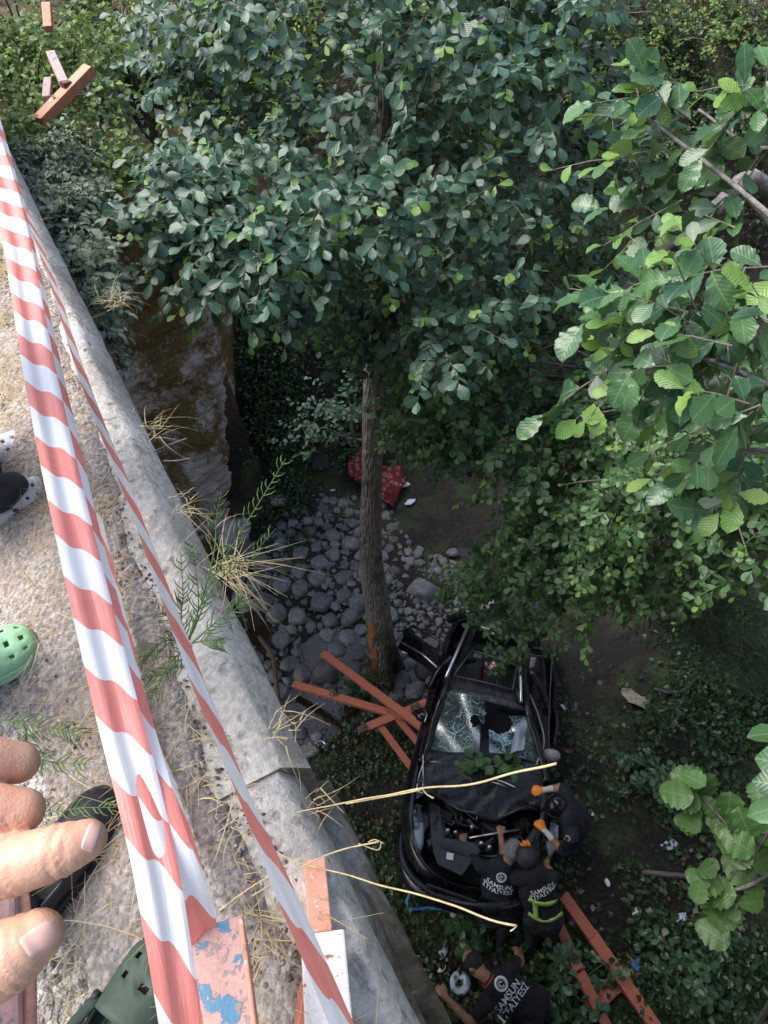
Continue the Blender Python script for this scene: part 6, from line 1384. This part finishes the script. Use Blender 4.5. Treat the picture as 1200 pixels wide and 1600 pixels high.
shC = Vector((-.72, -.35, CZ - .12)); mb = MB(); blob(mb, [elbow, elbow.lerp(shC, .5), shC], [.05, .058, .068], 14); blob(mb, [shC, Vector((-.9, -.4, CZ - .12)), Vector((-.92, -.38, CZ - .62))], [.07, .13, .15], 14); smooth(obj('sleeve', fuse(mb, .012, 3), M['navy'], pC))
htree = bvh(hand)
def nail(x, y, w, h, ang, name='nail', tilt=0):
    """nail plate laid on the finger: an oval patch dropped on the skin, slightly proud and arched"""
    mb = MB(); a = R(ang); nu, nv = 10, 12; pts = {}; vs = []; ok = True
    for j in range(nv + 1):
        for i in range(nu + 1):
            u, v = i / nu * 2 - 1, j / nv * 2 - 1; k_ = (1 - abs(v) ** 4 * .45) if v < 0 else (1 - v ** 4 * .25); du, dv = u * w * k_, v * h; dx = du * math.cos(a) - dv * math.sin(a); dy = du * math.sin(a) + dv * math.cos(a)
            rv = ray(x + dx, y + dy); hit = htree.ray_cast(Vector((0, 0, CZ)), rv)
            if hit[0] is None: hit = (pd(x + dx, y + dy, pts.get('last', .25)), -rv.normalized())
            e = max(abs(u), abs(v)); vs.append(hit[0] + (-rv.normalized()) * (.0006 if e < .98 else -.0002)); pts['last'] = (hit[0] - Vector((0, 0, CZ))).dot(Vector((0, CP, -SP)))
    mb.add(vs, [(j * (nu + 1) + i, j * (nu + 1) + i + 1, (j + 1) * (nu + 1) + i + 1, (j + 1) * (nu + 1) + i) for j in range(nv) for i in range(nu)]); o = mb.build(name, M['nail'], hand, sm=True); return o
nail(64, 1466, 21, 33, 57)
nail(143, 1308, 12, 24, 20)
# ================================================================== FOREGROUND ON THE BRIDGE
# rail stub under the hand
rA_ = thing('railing_rail', pd(-60, 1600, .33), 'pink rail with rusty orange edge under the bare hand', 'railing')
p0, p1 = pd(-20, 1380, .36), pd(0, 1720, .29); ax = (p1 - p0).normalized(); upv = Vector((0, .4, 1)).normalized()
mb = MB(); mb.bar(pd(-14, 1385, .345), pd(-8, 1760, .285), .026, .02, Vector((0, .35, 1))); o = mb.build('rail_tube', M['peel'], rA_); bevel(o, .003)
mb = MB(); mb.tube([pd(34, 1390, .345), pd(46, 1500, .325), pd(47, 1760, .283)], .0032, 8); mb.build('rail_edge', M['brickpaint'], rA_, sm=True)
# stub of the broken top rail, seen from above
st = thing('railing_stub', pd(350, 1560, .98), 'flat broken rail end with pink, blue and white peeling paint', 'railing')
pe = pd(334, 1452, 1.02); pf = pd(366, 1760, .86); mb = MB(); mb.bar(pe, pf, .088, .05, Vector((0, .25, 1)))
o = mb.build('rail_end', M['peel'], st); bevel(o, .004)
mb = MB(); q0 = pd(376, 1434, 1.0); q1 = pd(418, 1760, .84); mb.tube([q0, q0.lerp(q1, .5), q1], .004, 6); mb.build('rusty_edge', M['brickpaint'], st, sm=True)
# second stub: coral plate and white chipped block
s2 = thing('railing_stub', pd(500, 1480, 1.2), 'coral and white chipped rail stub lying on the kerb', 'railing')
mb = MB(); mb.bar(pd(492, 1352, 1.30), pd(502, 1466, 1.20), .040, .05, Vector((0, .3, 1))); bevel(mb.build('coral_plate', M['brickpaint'], s2), .003)
mb = MB(); mb.bar(pd(505, 1466, 1.17), pd(525, 1760, .98), .072, .055, Vector((0, .3, 1))); bevel(mb.build('white_block', M['whitepaint'], s2), .004)
mb = MB(); mb.bar(pd(463, 1358, 1.36), pd(474, 1760, 1.04), .022, .05, Vector((0, .3, 1))); bevel(mb.build('side_plate', M['orange'], s2), .003)
# barrier tape
def tape_mat():
    m, n, l, b = new_mat('barrier_tape'); nt = m.node_tree; uv = n.new('ShaderNodeUVMap'); sx = n.new('ShaderNodeSeparateXYZ'); l.new(uv.outputs[0], sx.inputs[0])
    f = math_node(nt, 'FRACT', math_node(nt, 'ADD', sx.outputs[1], math_node(nt, 'MULTIPLY', sx.outputs[0], .38)))
    k_ = ramp_node(nt, f, [(.0, (0, 0, 0)), (.47, (0, 0, 0)), (.475, (1, 1, 1)), (.995, (1, 1, 1))]).outputs[0]
    ns = noise_node(nt, 30, 3, .5, pos_coord(nt)); c = mix_node(nt, k_, mix_node(nt, ns.outputs[0], (.82, .25, .21), (.88, .34, .30)), (.86, .88, .90))
    l.new(c, b.inputs['Base Color']); b.inputs['Roughness'].default_value = .24
    mp = n.new('ShaderNodeMapping'); mp.inputs['Scale'].default_value = (5, 1.2, 1); l.new(uv.outputs[0], mp.inputs[0]); wr = noise_node(nt, 1.6, 3, .55, mp.outputs[0], .6); bump(nt, b, wr.outputs[0], .18, .012)
    t = n.new('ShaderNodeBsdfTranslucent'); l.new(c, t.inputs['Color']); mx = n.new('ShaderNodeMixShader'); mx.inputs[0].default_value = .3; l.new(b.outputs[0], mx.inputs[1]); l.new(t.outputs[0], mx.inputs[2]); l.new(mx.outputs[0], n['Material Output'].inputs[0]); return m
M['tape'] = tape_mat()
def tape(path, label, width, twist, ridges, period=.23, phase=0, ns=24, slack=0, nw=16):
    """path of (px, py, depth); twist gives the roll of the band in radians along it"""
    P = spline([pd(*p) for p in path], ns); TW = interp(twist, ns); n = len(P); mb = MB(); vs = []; uvs = []; s = 0
    RG = interp(ridges, ns); WD = interp(width, ns) if hasattr(width, '__len__') else [width] * n
    for i, p in enumerate(P):
        if i: s += (p - P[i - 1]).length
        t = (P[min(i + 1, n - 1)] - P[max(i - 1, 0)]).normalized(); v = (Vector((0, 0, CZ)) - p).normalized(); sd0 = t.cross(v).normalized(); nn = sd0.cross(t).normalized(); sd_ = sd0 * math.cos(TW[i]) + nn * math.sin(TW[i]); nb = t.cross(sd_)
        for j in range(nw + 1):
            u = j / nw - .5; h = RG[i] * .8 * math.cos(u * 2 * math.pi * 1.5 + .5 + .5 * math.sin(s * 2)) + .0015 * mnoise.noise(Vector((s * 9, u * 3, phase)))
            vs.append(p + sd_ * u * WD[i] * (1 - RG[i] * 14) + nb * h); uvs.append((u * 1.0 + .13 * math.cos(u * 2 * math.pi * 1.5 + .9) + .05 * mnoise.noise(Vector((s * 4, u * 2, phase + 3))), s / period + phase))
    k_ = nw + 1; fs = [(i * k_ + j, i * k_ + j + 1, (i + 1) * k_ + j + 1, (i + 1) * k_ + j) for i in range(n - 1) for j in range(nw)]
    mb.add(vs, fs); o = mb.build('barrier_tape', M['tape'], None, sm=True, label=label, cat='barrier tape'); uv = o.data.uv_layers.new(name='UVMap')
    for lp in o.data.loops: uv.data[lp.index].uv = uvs[lp.vertex_index]
    return o
tape([(-60, 90, 3.0), (8, 300, 2.25), (66, 600, 1.62), (118, 840, 1.33), (176, 1080, 1.12), (238, 1330, .97), (290, 1640, .82)], 'broad red and white barrier tape running down the left of the picture', [.082, .080, .078, .074, .070, .064, .058], [0, 0, .05, .05, .1, .35, .6], [.006, .006, .007, .007, .006, .004, .003], .20)
tape([(-30, 110, 3.0), (30, 330, 2.3), (92, 610, 1.66), (146, 850, 1.36), (202, 1080, 1.16), (258, 1290, 1.0), (308, 1440, .98), (326, 1530, 1.06)], 'second strand of barrier tape slipping from under the broad one', .052, [.6, .7, .8, .8, .5, .3, .3, .3], [.002] * 8, .21, .4)
tape([(-30, 170, 3.4), (60, 380, 2.45), (130, 590, 1.9), (212, 800, 1.55), (300, 1040, 1.26), (380, 1240, 1.10), (466, 1440, .97), (560, 1660, .86)], 'narrow twisted barrier tape strung along the kerb', .060, [1.15, 1.28, 1.22, 1.27, 1.2, 1.28, 1.1, 1.15], [.001] * 8, .20, .2)
tape([(150, 800, 1.75), (190, 960, 1.58), (232, 1120, 1.44), (278, 1260, 1.32), (312, 1370, 1.22), (340, 1470, 1.12)], 'thin far strand of barrier tape half hidden behind the broad one', .05, [1.2, 1.25, 1.2, 1.25, 1.2, 1.2], [.001] * 6, .22, .6)

# dry grass and dirt along the kerb
rg = random.Random(21)
def blades(name, roots, ln, w, mat, kind='stuff', lean=None, parent=None, curl=.5, **kw):
    V, T = [], []
    for p in roots:
        p = Vector(p); a = rg.uniform(0, 6.28); el = rg.uniform(-.05, .9); d = Vector((math.cos(a) * math.cos(el), math.sin(a) * math.cos(el), math.sin(el)))
        if lean is not None: d = (d + lean * rg.uniform(.3, 1.2)).normalized()
        L = ln * rg.uniform(.4, 1.3); s = d.cross(Vector((0, 0, 1))); s = (s.normalized() if s.length > .01 else Vector((1, 0, 0))) * w * rg.uniform(.6, 1.3); k0 = len(V); n = 5; b = Vector((rg.gauss(0, .25), rg.gauss(0, .25), -curl * rg.random()))
        for i in range(n):
            t = i / (n - 1); q = p + d * L * t + b * L * t * t; ww = 1 - t * .8; V += [q - s * ww, q + s * ww]
        for i in range(n - 1): T += [(k0 + 2 * i, k0 + 2 * i + 1, k0 + 2 * i + 3), (k0 + 2 * i, k0 + 2 * i + 3, k0 + 2 * i + 2)]
    return obj(name, tri_mesh(name, np.array([v[:] for v in V]), np.array(T)), mat, parent, kind=kind, **kw)
roots = [];
while len(roots) < 7500:
    a_ = rg.uniform(-.6, 4.4); b_ = rg.gauss(-.15, .07)
    if mnoise.noise(Vector((a_ * 3.2, b_ * 6, 1))) < -.05 and rg.random() < .8: continue
    roots.append(ab(a_, b_, verge_z(a_, b_))[:])
blades('dry_grass', roots, .085, .0011, M['straw'], curl=.4)
roots = [ab(rg.gauss(a0, .12), rg.gauss(-.28, .1), DECK + .015)[:] for a0 in (.15, .35, .75, 1.3, 2.0, 2.6) for _ in range(130)]
blades('dry_grass_road', roots, .13, .0012, M['straw'], curl=.25)
roots = [ab(rg.uniform(-.3, 3), -.2 - abs(rg.gauss(0, .3)), DECK + .012)[:] for _ in range(1500)]
roots = [ab(a_, b_, verge_z(a_, b_) + .004)[:] for a_, b_ in ((rg.uniform(-.5, 3.6), rg.gauss(-.16, .09)) for _ in range(420))]
blades('long_dry_grass', roots, .17, .0013, M['straw'], curl=.35, lean=Vector((.2, .1, .25)))
roots = [ab(rg.uniform(-.3, 3), -.2 - abs(rg.gauss(0, .3)), DECK + .012)[:] for _ in range(1500)]
blades('straw_bits', roots, .05, .0009, M['straw'], curl=.1)
# dead leaf crumbs in the joint
pp = [ab(a_, b_, verge_z(a_, b_))[:] for a_, b_ in ((rg.uniform(-.6, 4), min(.04, rg.gauss(-.13, .08))) for _ in range(7000))]
scatter('dirt_crumbs', pp, PEB_V, PEB_T, np.array([rg.uniform(.004, .012) for _ in pp]), [M['litter'], M['chip']], mi=(rng.random(len(pp)) > .6).astype(int))
# single tufts hanging over the edge: things of their own
def tuft(p, lean, n, ln, lb, w=.0014, sp_=.02, name='dry_grass_tuft'):
    t = thing(name, p, lb, 'grass tuft'); blades('blades', [(p[0] + rg.gauss(0, sp_), p[1] + rg.gauss(0, sp_), p[2]) for _ in range(n)], ln, w, M['straw'], None, Vector(lean), t, .8); t.children[0]['kind'] = 'stuff'
tuft(pd(232, 670, 2.0), (.9, .2, -.1), 26, .10, 'dry grass tuft on the kerb edge above two bare sticks')
tuft(pd(288, 790, 1.85), (.9, .1, -.2), 22, .08, 'small dry tuft on the kerb edge below two bare sticks')
tuft(pd(445, 1140, 1.45), (.9, .3, 0), 22, .07, 'short dry tuft where the kerb meets the stream view')
tuft(pd(350, 890, 1.75), (1, .1, -.25), 60, .17, 'reddish dry grass hanging over the stream beside the green broom')
tuft(pd(180, 470, 2.45), (.7, .3, .1), 26, .11, 'dry tuft beside the lowest mugwort')
tuft(pd(490, 1262, 1.42), (.8, .3, .2), 20, .06, 'little straw tuft between ledge and kerb near the long straw')
# bare sticks
for q, lb in ((((240, 706, 2.0), (262, 696, 2.0), (292, 685, 1.98)), 'upper of two bare twigs poking over the kerb'), (((255, 720, 1.98), (275, 720, 1.98), (297, 716, 1.95)), 'lower of two bare twigs poking over the kerb')):
    mb = MB(); mb.tube(spline([pd(*p) for p in q], 5), .0025, 5); mb.build('bare_twig', M['branch'], sm=True, label=lb, cat='twig')
# the two long straws in front of everything
M['strawgold'] = simple('golden_straw', (.52, .41, .21), .6, .2, 60, bs=.2)
def straw(path, r0, r1, lb, extra=()):
    t = thing('straw_stalk', pd(*path[0]), lb, 'straw'); mb = MB(); P = [wob(p, .009, 9, len(lb)) for p in spline([pd(*p) for p in path], 8)]; mb.tube(P, [r0 + (r1 - r0) * i / (len(P) - 1) for i in range(len(P))], 6); mb.build('stalk', M['strawgold'], t, sm=True)
    for e in extra: mb = MB(); mb.tube(spline([pd(*p) for p in e], 5), r1 * .6, 5); mb.build('blade', M['strawgold'], t, sm=True)
straw([(440, 1277, 1.38), (540, 1256, 1.34), (620, 1240, 1.30), (700, 1227, 1.28), (790, 1212, 1.26), (868, 1191, 1.24)], .0011, .0025, 'upper long golden straw slanting up across the wrecked bonnet', [((660, 1233, 1.29), (668, 1242, 1.29), (678, 1247, 1.29)), ((540, 1256, 1.34), (640, 1238, 1.32), (664, 1231, 1.3))])
straw([(380, 1310, 1.30), (430, 1331, 1.28), (520, 1364, 1.25), (600, 1386, 1.22), (700, 1414, 1.19), (808, 1446, 1.16)], .0011, .0020, 'lower long golden straw slanting down over the firemen', [((808, 1446, 1.16), (802, 1452, 1.16), (797, 1455, 1.16)),])
straw([(395, 1400, 1.22), (470, 1355, 1.24), (540, 1325, 1.25), (595, 1315, 1.25)], .0014, .0016, 'curved straw with a seed head between the two long straws', [((560, 1318, 1.25), (590, 1328, 1.25), (596, 1316, 1.25)), ((575, 1316, 1.25), (586, 1312, 1.25), (600, 1318, 1.25))])
straw([(505, 1424, 1.2), (540, 1440, 1.2), (580, 1465, 1.2)], .0014, .0010, 'short pale straw under the coral rail stub')
# green broom growing out of the kerb
def broom(p0, shoots, lb, seed, r=.0022):
    t = thing('broom_plant', pd(*p0), lb, 'plant'); q = random.Random(seed)
    for S in shoots:
        P = spline([pd(*s) for s in S], 7); n = len(P); mb = MB(); mb.tube(P, [r * (1.0 - .75 * i / n) for i in range(n)], 6); o = mb.build('stem', M['stem'], t, sm=True)
        for i in range(3, n - 1, 1):
            for sg in (1, -1):
                if q.random() < .35: continue
                tg = (P[i + 1] - P[i]).normalized(); v = (Vector((0, 0, CZ)) - P[i]).normalized(); sd_ = tg.cross(v).normalized() * sg; L = q.uniform(.015, .05) * (1.2 - .6 * i / n); e = P[i] + (tg * .8 + sd_ * .55 + v * q.uniform(-.4, .4)).normalized() * L; m_ = P[i].lerp(e, .5) + sd_ * .004
                mb = MB(); mb.tube([P[i], m_, e], [.0014, .0013, .0006], 5); mb.build('leaf', M['stem'], t, sm=True)
broom((300, 1000, 1.5), [((290, 1010, 1.52), (320, 930, 1.55), (355, 865, 1.57), (405, 785, 1.58), (447, 716, 1.6)), ((300, 990, 1.52), (335, 915, 1.6), (390, 870, 1.62), (432, 825, 1.65)), ((315, 940, 1.55), (335, 860, 1.58), (338, 810, 1.6), (345, 768, 1.6)), ((296, 1000, 1.5), (310, 950, 1.5), (306, 890, 1.5), (300, 850, 1.5)), ((300, 1005, 1.5), (340, 970, 1.5), (370, 950, 1.52), (382, 930, 1.55)), ((285, 1010, 1.5), (283, 960, 1.5), (286, 930, 1.5), (282, 860, 1.5))], 'feathery green broom shoot standing up against the dark gorge', 1)
broom((290, 1010, 1.45), [((300, 1010, 1.45), (265, 1000, 1.42), (240, 1015, 1.4), (225, 1040, 1.38)), ((300, 1015, 1.45), (270, 1030, 1.4), (245, 1075, 1.38), (228, 1110, 1.36)), ((300, 1020, 1.45), (280, 980, 1.42), (250, 955, 1.4)), ((300, 1015, 1.45), (262, 1050, 1.42), (230, 1060, 1.4), (205, 1075, 1.38)), ((300, 1005, 1.45), (330, 1000, 1.45), (352, 1006, 1.45))], 'lower green broom spray lying across the tapes', 2, .0018)
broom((0, 1120, 1.3), [((-10, 1122, 1.3), (40, 1132, 1.3), (95, 1140, 1.3), (128, 1152, 1.3)), ((30, 1180, 1.32), (80, 1190, 1.32), (140, 1195, 1.3)), ((20, 1265, 1.3), (80, 1268, 1.3), (130, 1262, 1.28), (185, 1262, 1.28)), ((40, 1131, 1.3), (45, 1165, 1.3), (70, 1195, 1.3))], 'green broom sprays on the gravel above the hand', 3, .0016)
# vegetation crumbs along kerb between tape and edge: a few pale pebbles
